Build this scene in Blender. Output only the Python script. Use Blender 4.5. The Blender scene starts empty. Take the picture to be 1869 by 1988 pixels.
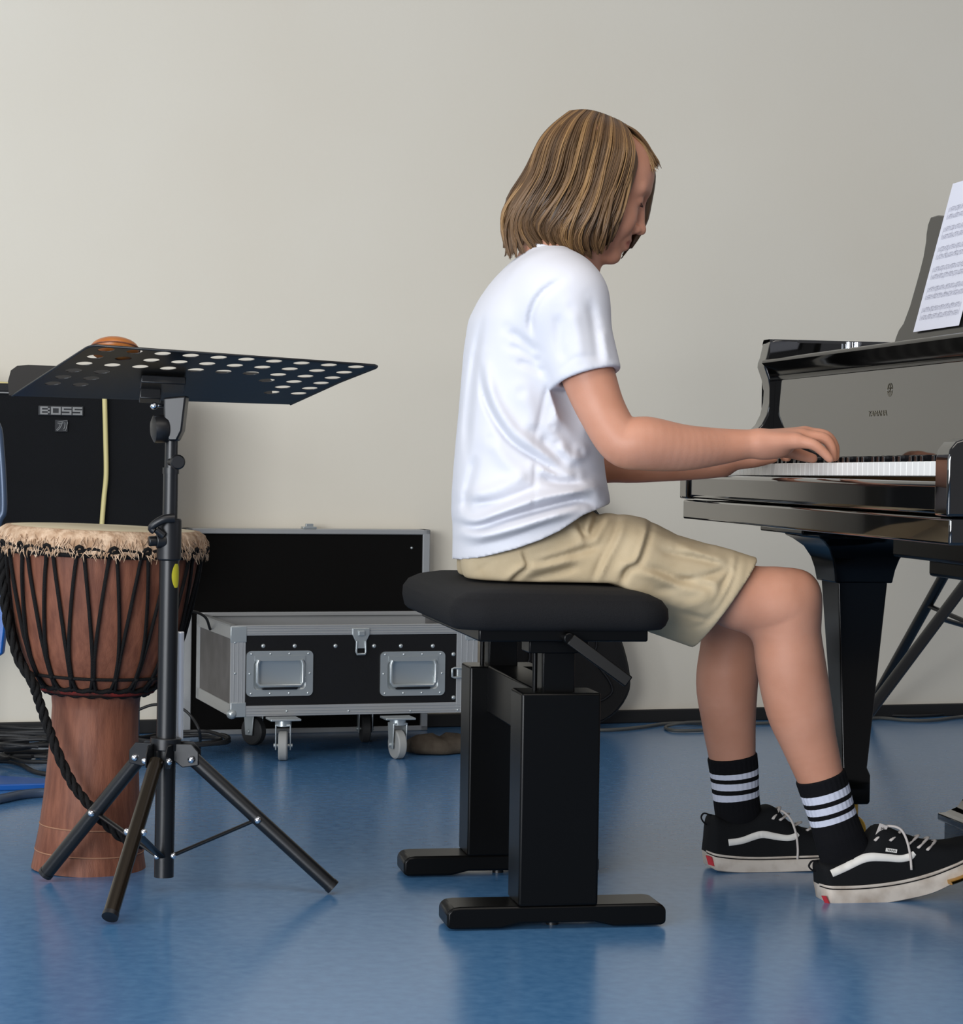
import bpy, bmesh, math, random
import numpy as np
from mathutils import Vector, Matrix

random.seed(7)
RNG = np.random.default_rng(7)
SC = bpy.context.scene
COL = SC.collection

# ------------------------------------------------------------------ camera
W_, H_, FPX = 1869.0, 1988.0, 4453.0
CAMH = 0.73
_p = math.atan2(97.0, FPX)
_r = math.radians(0.86)
CF = np.array([0, math.cos(_p), -math.sin(_p)])
_U = np.array([0, math.sin(_p), math.cos(_p)])
_R = np.array([1.0, 0, 0])
CU = math.cos(_r) * _U - math.sin(_r) * _R
CR = math.cos(_r) * _R + math.sin(_r) * _U
CO = np.array([0, 0, CAMH])
cam_d = bpy.data.cameras.new('camera')
cam = bpy.data.objects.new('camera', cam_d)
COL.objects.link(cam)
m = Matrix.Identity(4)
for i in range(3):
    m[i][0], m[i][1], m[i][2], m[i][3] = CR[i], CU[i], -CF[i], CO[i]
cam.matrix_world = m
cam_d.sensor_fit = 'HORIZONTAL'
cam_d.sensor_width = 36.0
cam_d.lens = 36.0 * FPX / W_
cam_d.clip_start = 0.05
SC.camera = cam

def ray(px, py):
    return CF + (px - W_ / 2) / FPX * CR - (py - H_ / 2) / FPX * CU

def P(px, py, d):
    v = ray(px, py)
    return CO + v * (d / v[1])

def PF(px, py, z=0.0):
    v = ray(px, py)
    return CO + v * ((z - CAMH) / v[2])

def PPL(px, py, o, n):
    v = ray(px, py)
    return CO + v * (np.dot(np.asarray(o) - CO, n) / np.dot(v, n))

# ------------------------------------------------------------------ light and exposure
SC.view_settings.view_transform = 'Standard'
SC.view_settings.look = 'None'
SC.view_settings.gamma = 1.0
SC.view_settings.use_curve_mapping = False
SC.view_settings.exposure = 0.0
world = bpy.data.worlds.new('world')
SC.world = world
world.use_nodes = True
wbg = world.node_tree.nodes['Background']
wbg.inputs[0].default_value = (0.92, 0.93, 1.0, 1)
wbg.inputs[1].default_value = 0.30

def area(name, loc, target, sx, sy, power, color):
    d = bpy.data.lights.new(name, 'AREA')
    d.shape = 'RECTANGLE'
    d.size, d.size_y = sx, sy
    d.energy = power
    d.color = color
    o = bpy.data.objects.new(name, d)
    COL.objects.link(o)
    o.location = loc
    o.rotation_euler = (Vector(target) - Vector(loc)).to_track_quat('-Z', 'Y').to_euler()
    return o
area('window_daylight', (-2.9, -2.7, 1.4), (0.6, 4.8, 0.8), 4.4, 1.9, 430, (0.93, 0.96, 1.0))
area('side_window_daylight', (-4.0, 2.2, 2.0), (0.2, 4.3, 0.7), 2.4, 1.8, 52, (0.84, 0.92, 1.0))
area('overhead_fill', (0.2, 1.9, 3.2), (0.2, 2.3, 0.0), 3.2, 1.6, 46, (1.0, 0.93, 0.84))  # unseen fill lamp, added overhead to brighten the floor

# ------------------------------------------------------------------ materials
def lin(c):
    out = []
    for x in c:
        x = x / 255.0
        out.append(x / 12.92 if x <= 0.04045 else ((x + 0.055) / 1.055) ** 2.4)
    return (out[0], out[1], out[2], 1.0)

MATS = {}
def mat(name, col, rough=0.5, metal=0.0, spec=0.5, bump=0.0, bscale=200.0, col2=None, cscale=30.0, coat=0.0,
        stretch=(1, 1, 1), cdetail=3.0, sss=0.0, cpos=(0.35, 0.65), rvar=0.0):
    if name in MATS:
        return MATS[name]
    m = bpy.data.materials.new(name)
    m.use_nodes = True
    nt = m.node_tree
    b = nt.nodes['Principled BSDF']
    b.inputs['Base Color'].default_value = lin(col)
    b.inputs['Roughness'].default_value = rough
    b.inputs['Metallic'].default_value = metal
    b.inputs['Specular IOR Level'].default_value = spec
    if coat:
        b.inputs['Coat Weight'].default_value = coat
        b.inputs['Coat Roughness'].default_value = 0.03
    if sss:
        b.inputs['Subsurface Weight'].default_value = sss
        b.inputs['Subsurface Radius'].default_value = (0.012, 0.005, 0.003)
        b.inputs['Subsurface Scale'].default_value = 1.0
    tc = nt.nodes.new('ShaderNodeTexCoord')
    mp = nt.nodes.new('ShaderNodeMapping')
    mp.inputs['Scale'].default_value = stretch
    nt.links.new(tc.outputs['Object'], mp.inputs['Vector'])
    if col2 is not None:
        n = nt.nodes.new('ShaderNodeTexNoise')
        n.inputs['Scale'].default_value = cscale
        n.inputs['Detail'].default_value = cdetail
        r = nt.nodes.new('ShaderNodeValToRGB')
        r.color_ramp.elements[0].position = cpos[0]
        r.color_ramp.elements[1].position = cpos[1]
        r.color_ramp.elements[0].color = lin(col)
        r.color_ramp.elements[1].color = lin(col2)
        nt.links.new(mp.outputs[0], n.inputs['Vector'])
        nt.links.new(n.outputs['Fac'], r.inputs[0])
        nt.links.new(r.outputs[0], b.inputs['Base Color'])
        if rvar:
            mr = nt.nodes.new('ShaderNodeMapRange')
            mr.inputs['To Min'].default_value = rough - rvar
            mr.inputs['To Max'].default_value = rough + rvar
            nt.links.new(n.outputs['Fac'], mr.inputs['Value'])
            nt.links.new(mr.outputs[0], b.inputs['Roughness'])
    if bump:
        n2 = nt.nodes.new('ShaderNodeTexNoise')
        n2.inputs['Scale'].default_value = bscale
        n2.inputs['Detail'].default_value = 2.0
        bp = nt.nodes.new('ShaderNodeBump')
        bp.inputs['Strength'].default_value = bump
        bp.inputs['Distance'].default_value = 0.002
        nt.links.new(mp.outputs[0], n2.inputs['Vector'])
        nt.links.new(n2.outputs['Fac'], bp.inputs['Height'])
        nt.links.new(bp.outputs[0], b.inputs['Normal'])
    MATS[name] = m
    return m

M_wall = mat('painted plaster', (228, 220, 203), 0.75, 0, 0.25, 0.12, 90, (231, 224, 208), 1.3)
M_floor = mat('blue linoleum', (68, 116, 162), 0.22, 0, 1.0, 0.02, 60, (84, 130, 174), 45.0, cdetail=6.0, cpos=(0.3, 0.7), rvar=0.03)
M_base = mat('black rubber skirting', (26, 25, 24), 0.5)
M_lacq = mat('black piano lacquer', (6, 6, 6), 0.05, 0, 0.7, coat=0.7)
M_legb = mat('black leg lacquer', (5, 5, 5), 0.12, 0, 0.25)
M_satin = mat('satin black paint', (8, 8, 8), 0.3, 0, 0.17)
M_dull = mat('dull black', (16, 16, 17), 0.6, 0, 0.35)
M_desk = mat('black desk wood', (30, 29, 27), 0.22, 0, 0.5)
M_ivory = mat('white key plastic', (236, 236, 232), 0.2, 0, 0.5)
M_ebony = mat('black key plastic', (12, 12, 15), 0.22, 0, 0.5)
M_brass = mat('polished brass', (205, 160, 70), 0.2, 1.0)
M_gold = mat('bronze paint', (150, 112, 55), 0.4, 0.7)
M_gilt = mat('worn gilt lettering', (74, 68, 50), 0.10, 0.0, 0.7, coat=0.5)
M_paper = mat('white paper', (226, 228, 240), 0.7, 0, 0.2)
M_ink = mat('grey printed notes', (164, 164, 178), 0.8, 0, 0.1, 0, 1, (196, 197, 210), 420.0)
M_cush = mat('black woven upholstery', (20, 20, 22), 0.85, 0, 0.25, 0.5, 700)
M_alu = mat('brushed aluminium', (186, 187, 186), 0.36, 0.5, 0.5, 0.08, 300, stretch=(1, 1, 20))
M_zinc = mat('zinc plated steel', (186, 192, 192), 0.3, 0.6, 0.5)
M_lam = mat('black laminate', (19, 18, 18), 0.4, 0, 0.4, 0.1, 500)
M_lamg = mat('grey scuffed laminate', (104, 100, 98), 0.5, 0, 0.4, 0.1, 300, (88, 84, 82), 14)
M_foam = mat('black foam lining', (17, 16, 15), 0.95, 0, 0.1, 0.3, 600)
M_wheel = mat('pale grey rubber wheel', (160, 160, 156), 0.6)
M_dwheel = mat('dark rubber wheel', (46, 46, 46), 0.6)
M_chrome = mat('chrome', (240, 243, 248), 0.16, 1.0)
M_rod = mat('chrome with painted gleam', (244, 247, 252), 0.3, 0.45, 0.8)  # pale, half-metallic base paints in the window's gleam on the chrome
M_steelb = mat('black powder coated steel', (17, 18, 20), 0.36, 0, 0.5)
M_bronze = mat('dark glossy leg tube', (50, 43, 34), 0.22, 0.6, 0.5)
M_deskmetal = mat('dark desk sheet metal', (15, 14, 13), 0.34, 0, 0.5)
M_plastic = mat('black plastic', (18, 18, 20), 0.4)
M_yell = mat('yellow sticker', (178, 170, 40), 0.5)
M_djwood = mat('reddish carved wood', (104, 62, 46), 0.55, 0, 0.3, 0.25, 120, (128, 80, 60), 16, stretch=(6, 6, 0.8), cdetail=5)
M_djline = mat('pale carved groove', (150, 108, 82), 0.7)
M_skin_dj = mat('goat skin drumhead', (206, 188, 150), 0.6, 0, 0.3, 0.1, 60, (222, 206, 172), 8)
M_fur = mat('goat hair', (212, 184, 156), 0.9, 0, 0.1, 0.8, 260, (168, 136, 108), 60, cdetail=6)
M_rope = mat('black rope', (18, 17, 17), 0.8, 0, 0.2, 0.6, 500)
M_redcloth = mat('red patterned cloth', (112, 38, 36), 0.85, 0, 0.1, 0, 1, (48, 36, 32), 55)
M_tolex = mat('black amp vinyl', (22, 22, 23), 0.55, 0, 0.4, 0.4, 900)
M_grille = mat('black grille cloth', (19, 20, 22), 0.8, 0, 0.2, 0.5, 900)
M_badge = mat('silver badge', (150, 150, 148), 0.4, 0.35)
M_badged = mat('dark badge plate', (52, 53, 55), 0.45, 0.2)
M_cream = mat('cream cable', (214, 200, 138), 0.55)
M_cableb = mat('black cable rubber', (19, 19, 20), 0.55)
M_cableg = mat('grey cable', (84, 84, 80), 0.6)
M_blue = mat('blue plastic', (18, 84, 160), 0.35, 0, 0.5)
M_bluegrey = mat('blue grey steel tube', (70, 84, 104), 0.35, 0.3)
M_bag = mat('black nylon bag', (16, 15, 15), 0.75, 0, 0.25, 0.3, 500)
M_orange = mat('orange brown wood', (186, 116, 52), 0.35, 0, 0.5, 0, 1, (166, 96, 42), 12)
M_shirt = mat('white cotton jersey', (216, 216, 222), 0.85, 0, 0.15, 0.10, 900)
M_shorts = mat('khaki cotton twill', (190, 173, 143), 0.85, 0, 0.15, 0.18, 800, (182, 164, 133), 18)
M_sock = mat('black ribbed cotton', (17, 17, 20), 0.9, 0, 0.15, 0.4, 900)
M_sockw = mat('white knit stripe', (205, 208, 222), 0.9, 0, 0.15, 0.4, 900)
M_shoe = mat('black suede canvas', (17, 18, 20), 0.85, 0, 0.2, 0.3, 800)
M_sole = mat('worn white rubber', (196, 186, 174), 0.55, 0, 0.4, 0, 1, (160, 146, 132), 28, cdetail=6, cpos=(0.42, 0.75))
M_leather = mat('off white leather', (228, 224, 216), 0.5)
M_lace = mat('pale grey lace', (190, 182, 176), 0.85)
M_red = mat('red rubber tab', (178, 44, 52), 0.5)
M_lash = mat('dark brown lash hair', (62, 42, 34), 0.7)

def skin_material():
    m = mat('skin', (190, 134, 108), 0.48, 0, 0.35, 0.10, 350, (198, 143, 118), 14, sss=0.12)
    nt = m.node_tree
    b = nt.nodes['Principled BSDF']
    a = nt.nodes.new('ShaderNodeAttribute')
    a.attribute_name = 'lips'
    mx = nt.nodes.new('ShaderNodeMix')
    mx.data_type = 'RGBA'
    src = b.inputs['Base Color'].links[0].from_socket
    nt.links.new(a.outputs['Fac'], mx.inputs[0])
    nt.links.new(src, mx.inputs[6])
    mx.inputs[7].default_value = lin((158, 86, 76))
    nt.links.new(mx.outputs[2], b.inputs['Base Color'])
    return m
M_skin = skin_material()

def hair_material():
    m = bpy.data.materials.new('dark blond hair')
    m.use_nodes = True
    nt = m.node_tree
    b = nt.nodes['Principled BSDF']
    a = nt.nodes.new('ShaderNodeAttribute')
    a.attribute_name = 'strand'
    r = nt.nodes.new('ShaderNodeValToRGB')
    r.color_ramp.elements[0].position = 0.0
    r.color_ramp.elements[0].color = lin((70, 51, 34))
    r.color_ramp.elements[1].position = 1.0
    r.color_ramp.elements[1].color = lin((172, 134, 86))
    e = r.color_ramp.elements.new(0.55)
    e.color = lin((112, 84, 55))
    nt.links.new(a.outputs['Fac'], r.inputs[0])
    nt.links.new(r.outputs[0], b.inputs['Base Color'])
    b.inputs['Roughness'].default_value = 0.42
    b.inputs['Specular IOR Level'].default_value = 0.45
    return m
M_hair = hair_material()

# ------------------------------------------------------------------ mesh helpers
def basis(z):
    z = np.asarray(z, float)
    z = z / np.linalg.norm(z)
    a = np.array([0, 0, 1.0]) if abs(z[2]) < 0.9 else np.array([1.0, 0, 0])
    x = np.cross(a, z)
    x /= np.linalg.norm(x)
    y = np.cross(z, x)
    return x, y, z

def catmull(pts, n):
    pts = np.asarray(pts, float)
    k = len(pts)
    ext = np.vstack([2 * pts[0] - pts[1], pts, 2 * pts[-1] - pts[-2]])
    out = []
    for t in np.linspace(0, k - 1, n):
        i = min(int(t), k - 2)
        f = t - i
        p0, p1, p2, p3 = ext[i], ext[i + 1], ext[i + 2], ext[i + 3]
        out.append(0.5 * (2 * p1 + (p2 - p0) * f + (2 * p0 - 5 * p1 + 4 * p2 - p3) * f * f + (3 * p1 - p0 - 3 * p2 + p3) * f ** 3))
    return np.array(out)

class MB:
    def __init__(s):
        s.v, s.f, s.mi, s.n = [], [], [], 0
    def add(s, V, F, mi=0):
        V = np.asarray(V, float)
        s.v.append(V)
        for f in F:
            s.f.append([i + s.n for i in f])
            s.mi.append(mi)
        s.n += len(V)
        return s
    def box(s, c, size, ax=None, mi=0):
        c = np.asarray(c, float)
        ax = np.eye(3) if ax is None else np.asarray(ax, float)
        h = np.asarray(size, float) / 2
        V = [c + ax[0] * h[0] * i + ax[1] * h[1] * j + ax[2] * h[2] * k for k in (-1, 1) for j in (-1, 1) for i in (-1, 1)]
        F = [(0, 2, 3, 1), (4, 5, 7, 6), (0, 1, 5, 4), (2, 6, 7, 3), (0, 4, 6, 2), (1, 3, 7, 5)]
        if np.dot(np.cross(ax[0], ax[1]), ax[2]) < 0:
            F = [f[::-1] for f in F]
        return s.add(V, F, mi)
    def cyl(s, a, b, r0, r1=None, n=20, mi=0, cap=True):
        r1 = r0 if r1 is None else r1
        a, b = np.asarray(a, float), np.asarray(b, float)
        x, y, z = basis(b - a)
        V, F = [], []
        for p, r in ((a, r0), (b, r1)):
            for i in range(n):
                t = 2 * math.pi * i / n
                V.append(p + r * (math.cos(t) * x + math.sin(t) * y))
        for i in range(n):
            j = (i + 1) % n
            F.append((i, j, n + j, n + i))
        if cap:
            F.append(tuple(range(n - 1, -1, -1)))
            F.append(tuple(range(n, 2 * n)))
        return s.add(V, F, mi)
    def tube(s, pts, r, n=8, mi=0, cap=True, flat=1.0):
        pts = np.asarray(pts, float)
        k = len(pts)
        r = np.full(k, r) if np.isscalar(r) else np.asarray(r, float)
        T = np.gradient(pts, axis=0)
        T /= np.linalg.norm(T, axis=1)[:, None] + 1e-12
        x, _, _ = basis(T[0])
        V, F = [], []
        for i in range(k):
            x = x - np.dot(x, T[i]) * T[i]
            x /= np.linalg.norm(x) + 1e-12
            y = np.cross(T[i], x)
            for j in range(n):
                t = 2 * math.pi * j / n
                V.append(pts[i] + r[i] * (math.cos(t) * x + flat * math.sin(t) * y))
        for i in range(k - 1):
            for j in range(n):
                q = (j + 1) % n
                F.append((i * n + j, i * n + q, (i + 1) * n + q, (i + 1) * n + j))
        if cap:
            F.append(tuple(range(n - 1, -1, -1)))
            F.append(tuple(range((k - 1) * n, k * n)))
        return s.add(V, F, mi)
    def loop(s, pts, r, n=8, mi=0):
        """closed tube"""
        pts = np.asarray(pts, float)
        k = len(pts)
        T = np.roll(pts, -1, 0) - np.roll(pts, 1, 0)
        T /= np.linalg.norm(T, axis=1)[:, None]
        nrm = np.cross(pts[0] - pts.mean(0), T[0])
        nrm /= np.linalg.norm(nrm)
        V, F = [], []
        for i in range(k):
            y = nrm
            x = np.cross(T[i], y)
            x /= np.linalg.norm(x)
            for j in range(n):
                t = 2 * math.pi * j / n
                V.append(pts[i] + r * (math.cos(t) * x + math.sin(t) * y))
        for i in range(k):
            i2 = (i + 1) % k
            for j in range(n):
                q = (j + 1) % n
                F.append((i * n + j, i2 * n + j, i2 * n + q, i * n + q))
        return s.add(V, F, mi)
    def rings(s, R, closed=True, cap=True, mi=None):
        """loft through rings of equal point count; mi may be a list per band"""
        R = [np.asarray(r, float) for r in R]
        n = len(R[0])
        base = s.n
        for r in R:
            s.v.append(r)
            s.n += n
        for i in range(len(R) - 1):
            for j in range(n if closed else n - 1):
                q = (j + 1) % n
                s.f.append([base + i * n + j, base + i * n + q, base + (i + 1) * n + q, base + (i + 1) * n + j])
                s.mi.append(0 if mi is None else mi[i])
        if cap:
            s.f.append([base + j for j in range(n - 1, -1, -1)])
            s.mi.append(0 if mi is None else mi[0])
            s.f.append([base + (len(R) - 1) * n + j for j in range(n)])
            s.mi.append(0 if mi is None else mi[-1])
        return s
    def lathe(s, prof, o, axis=(0, 0, 1), n=48, cap=True, mi=None, bend=None):
        """prof: (r, h) list along axis from o"""
        x, y, z = basis(axis)
        R = []
        for (r, h) in prof:
            c = np.asarray(o, float) + z * h
            if bend is not None:
                c = c + bend(h)
            R.append([c + max(r, 1e-5) * (math.cos(2 * math.pi * i / n) * x + math.sin(2 * math.pi * i / n) * y) for i in range(n)])
        return s.rings(R, True, cap, mi)
    def prism(s, poly, ext, mi=0):
        poly = np.asarray(poly, float)
        n = len(poly)
        V = np.vstack([poly, poly + np.asarray(ext, float)])
        F = [tuple(range(n - 1, -1, -1)), tuple(range(n, 2 * n))]
        for i in range(n):
            j = (i + 1) % n
            F.append((i, j, n + j, n + i))
        return s.add(V, F, mi)
    def ball(s, c, r, n=16, mi=0, ax=None):
        c = np.asarray(c, float)
        r = np.array([r, r, r]) if np.isscalar(r) else np.asarray(r, float)
        ax = np.eye(3) if ax is None else np.asarray(ax, float)
        m_ = n // 2
        R = []
        for i in range(m_ + 1):
            ph = math.pi * i / m_
            rr = max(math.sin(ph), 1e-4)
            R.append([c + ax[0] * r[0] * rr * math.cos(2 * math.pi * j / n) + ax[1] * r[1] * rr * math.sin(2 * math.pi * j / n) - ax[2] * r[2] * math.cos(ph) for j in range(n)])
        return s.rings(R, True, True, None if mi == 0 else [mi] * m_)
    def build(s, name, mats, parent=None, smooth=40, bevel=0.0, seg=2, sub=0, attr=None, recalc=True):
        V = np.vstack(s.v)
        org = np.zeros(3)
        if parent is not None:
            org = np.array(root_loc(parent))
        me = bpy.data.meshes.new(name)
        me.from_pydata((V - org).tolist(), [], s.f)
        mats = mats if isinstance(mats, (list, tuple)) else [mats]
        for m_ in mats:
            me.materials.append(m_)
        if len(mats) > 1:
            me.polygons.foreach_set('material_index', s.mi)
        if recalc:
            bm = bmesh.new()
            bm.from_mesh(me)
            bmesh.ops.recalc_face_normals(bm, faces=bm.faces)
            bm.to_mesh(me)
            bm.free()
        if smooth:
            me.shade_smooth()
            if smooth < 180:
                me.set_sharp_from_angle(angle=math.radians(smooth))
        if attr is not None:
            at = me.attributes.new(attr[0], 'FLOAT', 'POINT')
            at.data.foreach_set('value', np.asarray(attr[1], np.float32))
        o = bpy.data.objects.new(name, me)
        COL.objects.link(o)
        if parent is not None:
            o.parent = parent
        if bevel:
            b = o.modifiers.new('bevel', 'BEVEL')
            b.width = bevel
            b.segments = seg
            b.limit_method = 'ANGLE'
            b.angle_limit = math.radians(35)
            b.harden_normals = False
        if sub:
            q = o.modifiers.new('subdivision', 'SUBSURF')
            q.levels = q.render_levels = sub
        return o

def root_loc(o):
    l = Vector((0, 0, 0))
    while o is not None:
        l = l + o.location
        o = o.parent
    return l

def thing(name, label, cat, loc, group=None):
    o = bpy.data.objects.new(name, None)
    COL.objects.link(o)
    o.location = [float(x) for x in loc]
    o.empty_display_size = 0.05
    return tag(o, label, cat, group)

def tag(o, label, cat, group=None):
    o['label'] = label
    o['category'] = cat
    if group:
        o['group'] = group
    return o

def dupe(src, name, parent, offset):
    """copy of a part with its sub-parts, shifted"""
    o = src.copy()
    COL.objects.link(o)
    o.parent = parent
    o.location = Vector(src.location) + Vector([float(x) for x in offset])
    for ch in src.children:
        c = ch.copy()
        COL.objects.link(c)
        c.parent = o
    return o

# ------------------------------------------------------------------ implicit surfaces
class Field:
    def __init__(s, lo, hi, h):
        s.lo = np.asarray(lo, float)
        s.h = h
        s.n = np.ceil((np.asarray(hi) - s.lo) / h).astype(int) + 1
        s.A = np.full(tuple(s.n), 0.05, np.float32)
        s.ax = [(s.lo[i] + h * np.arange(s.n[i])).astype(np.float32) for i in range(3)]
    def sl(s, lo, hi):
        a = np.clip(np.floor((np.asarray(lo) - s.lo) / s.h).astype(int), 0, s.n)
        b = np.clip(np.ceil((np.asarray(hi) - s.lo) / s.h).astype(int) + 1, 0, s.n)
        return tuple(slice(int(a[i]), int(b[i])) for i in range(3))
    def grid(s, S):
        return s.ax[0][S[0]][:, None, None], s.ax[1][S[1]][None, :, None], s.ax[2][S[2]][None, None, :]
    def comb(s, S, d, k, op):
        a = s.A[S]
        if op == 'add':
            if k > 0:
                hh = np.maximum(k - np.abs(a - d), 0) / k
                s.A[S] = np.minimum(a, d) - hh * hh * k * 0.25
            else:
                s.A[S] = np.minimum(a, d)
        else:
            d = -d
            if k > 0:
                hh = np.maximum(k - np.abs(a - d), 0) / k
                s.A[S] = np.maximum(a, d) + hh * hh * k * 0.25
            else:
                s.A[S] = np.maximum(a, d)
    def cone(s, a, b, ra, rb, k=0.01, op='add', flat=None):
        """flat=(dir, scale): stretch distances along dir (scale>1 = thinner)"""
        a, b = np.asarray(a, float), np.asarray(b, float)
        m_ = max(ra, rb) + k + 0.03
        S = s.sl(np.minimum(a, b) - m_, np.maximum(a, b) + m_)
        X, Y, Z = s.grid(S)
        ba = b - a
        L2 = max(np.dot(ba, ba), 1e-9)
        px, py, pz = X - a[0], Y - a[1], Z - a[2]
        t = np.clip((px * ba[0] + py * ba[1] + pz * ba[2]) / L2, 0, 1)
        qx, qy, qz = px - t * ba[0], py - t * ba[1], pz - t * ba[2]
        d2 = qx * qx + qy * qy + qz * qz
        if flat is not None:
            fd = np.asarray(flat[0], float)
            fd = fd / np.linalg.norm(fd)
            pr = qx * fd[0] + qy * fd[1] + qz * fd[2]
            d2 = d2 + pr * pr * (flat[1] ** 2 - 1)
        d = np.sqrt(d2) - (ra + (rb - ra) * t)
        s.comb(S, d.astype(np.float32), k, op)
    def ell(s, c, r, ax=None, k=0.01, op='add'):
        c, r = np.asarray(c, float), np.asarray(r, float)
        ax = np.eye(3) if ax is None else np.asarray(ax, float)
        m_ = r.max() + k + 0.03
        S = s.sl(c - m_, c + m_)
        X, Y, Z = s.grid(S)
        px, py, pz = X - c[0], Y - c[1], Z - c[2]
        k0 = 0
        k1 = 0
        for i in range(3):
            q = (px * ax[i][0] + py * ax[i][1] + pz * ax[i][2]) / r[i]
            k0 = k0 + q * q
            k1 = k1 + (q / r[i]) ** 2
        k0 = np.sqrt(k0)
        d = k0 * (k0 - 1) / np.maximum(np.sqrt(k1), 1e-6)
        s.comb(S, d.astype(np.float32), k, op)
    def chain(s, pts, k=0.01, flat=None, sub=5):
        """smooth limb through joints: one spline-swept solid, blended once into the rest"""
        q = np.array([[*p, r] for p, r in pts])
        q = catmull(q, (len(pts) - 1) * sub + 1)
        m_ = q[:, 3].max() + k + 0.03
        S = s.sl(q[:, :3].min(0) - m_, q[:, :3].max(0) + m_)
        keep = s.A[S].copy()
        s.A[S] = 0.05
        for i in range(len(q) - 1):
            s.cone(q[i, :3], q[i + 1, :3], q[i, 3], q[i + 1, 3], 0.0, flat=flat)
        d = s.A[S].copy()
        s.A[S] = keep
        s.comb(S, d, k, 'add')
    def plane_cut(s, o, n, S=None, k=0.0):
        """remove everything on the side n points to"""
        S = S or tuple(slice(0, int(q)) for q in s.n)
        X, Y, Z = s.grid(S)
        d = (X - o[0]) * n[0] + (Y - o[1]) * n[1] + (Z - o[2]) * n[2]
        s.comb(S, (-d).astype(np.float32), k, 'sub')
    def smooth(s, it=1):
        A = s.A
        for _ in range(it):
            for ax in range(3):
                A = 0.5 * A + 0.25 * (np.roll(A, 1, ax) + np.roll(A, -1, ax))
        s.A = A
    def mesh(s):
        A = s.A
        A[0], A[-1] = 0.05, 0.05
        A[:, 0], A[:, -1] = 0.05, 0.05
        A[:, :, 0], A[:, :, -1] = 0.05, 0.05
        sg = A < 0
        cnt = np.zeros(tuple(np.array(A.shape) - 1), np.int8)
        for i in (0, 1):
            for j in (0, 1):
                for k in (0, 1):
                    cnt += sg[i:A.shape[0] - 1 + i, j:A.shape[1] - 1 + j, k:A.shape[2] - 1 + k]
        act = (cnt > 0) & (cnt < 8)
        ci = np.argwhere(act)
        idx = np.full(act.shape, -1, np.int32)
        idx[act] = np.arange(len(ci))
        acc = np.zeros((len(ci), 3))
        num = np.zeros(len(ci))
        cor = [(i, j, k) for i in (0, 1) for j in (0, 1) for k in (0, 1)]
        val = {c: A[ci[:, 0] + c[0], ci[:, 1] + c[1], ci[:, 2] + c[2]] for c in cor}
        for c in cor:
            for ax in range(3):
                if c[ax] == 0:
                    c2 = list(c)
                    c2[ax] = 1
                    a, b = val[c], val[tuple(c2)]
                    x = (a < 0) != (b < 0)
                    t = a / np.where(x, a - b, 1)
                    p = np.tile(np.array(c, float), (len(ci), 1))
                    p[:, ax] += t
                    acc[x] += p[x]
                    num[x] += 1
        V = s.lo + (ci + acc / num[:, None]) * s.h
        Q = []
        for ax in range(3):
            o1, o2 = (ax + 1) % 3, (ax + 2) % 3
            a = [slice(1, -1)] * 3
            b = [slice(1, -1)] * 3
            a[ax] = slice(0, -1)
            b[ax] = slice(1, None)
            s0, s1 = sg[tuple(a)], sg[tuple(b)]
            e = np.argwhere(s0 != s1)
            if not len(e):
                continue
            g = e.copy()
            g[:, o1] += 1
            g[:, o2] += 1
            inside = sg[g[:, 0], g[:, 1], g[:, 2]]
            def cell(d1, d2):
                q = g.copy()
                q[:, o1] -= d1
                q[:, o2] -= d2
                return idx[q[:, 0], q[:, 1], q[:, 2]]
            quad = np.stack([cell(1, 1), cell(0, 1), cell(0, 0), cell(1, 0)], 1)
            quad[~inside] = quad[~inside][:, ::-1]
            Q.append(quad)
        return V, np.vstack(Q)

def field_object(V, Q, name, material, parent=None, attr=None, relax=0):
    org = np.zeros(3) if parent is None else np.array(root_loc(parent))
    if relax:
        E = np.vstack([Q[:, [0, 1]], Q[:, [1, 2]], Q[:, [2, 3]], Q[:, [3, 0]]])
        for _ in range(relax):
            acc = np.zeros_like(V)
            num = np.zeros(len(V))
            for i in range(3):
                acc[:, i] = np.bincount(E[:, 0], V[E[:, 1], i], len(V)) + np.bincount(E[:, 1], V[E[:, 0], i], len(V))
            num = np.bincount(E[:, 0], None, len(V)) + np.bincount(E[:, 1], None, len(V))
            V = 0.5 * V + 0.5 * acc / num[:, None]
    me = bpy.data.meshes.new(name)
    me.vertices.add(len(V))
    me.vertices.foreach_set('co', (V - org).astype(np.float32).ravel())
    me.loops.add(len(Q) * 4)
    me.loops.foreach_set('vertex_index', Q.astype(np.int32).ravel())
    me.polygons.add(len(Q))
    me.polygons.foreach_set('loop_start', np.arange(len(Q), dtype=np.int32) * 4)
    me.update(calc_edges=True)
    me.validate()
    me.shade_smooth()
    for m_ in (material if isinstance(material, (list, tuple)) else [material]):
        me.materials.append(m_)
    if attr:
        at = me.attributes.new(attr[0], 'FLOAT', 'POINT')
        at.data.foreach_set('value', np.asarray(attr[1], np.float32))
    o = bpy.data.objects.new(name, me)
    COL.objects.link(o)
    if parent is not None:
        o.parent = parent
    return o

def polydist(X, Z, pts):
    """distance of grid points (X[:,None], Z[None,:]) to a polyline in the X-Z plane"""
    best = np.full((len(X), len(Z)), 9.0)
    gx, gz = X[:, None], Z[None, :]
    for (a, b) in zip(pts[:-1], pts[1:]):
        bx, bz = b[0] - a[0], b[1] - a[1]
        L2 = bx * bx + bz * bz + 1e-12
        t = np.clip(((gx - a[0]) * bx + (gz - a[1]) * bz) / L2, 0, 1)
        best = np.minimum(best, np.hypot(gx - a[0] - t * bx, gz - a[1] - t * bz))
    return best
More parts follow.
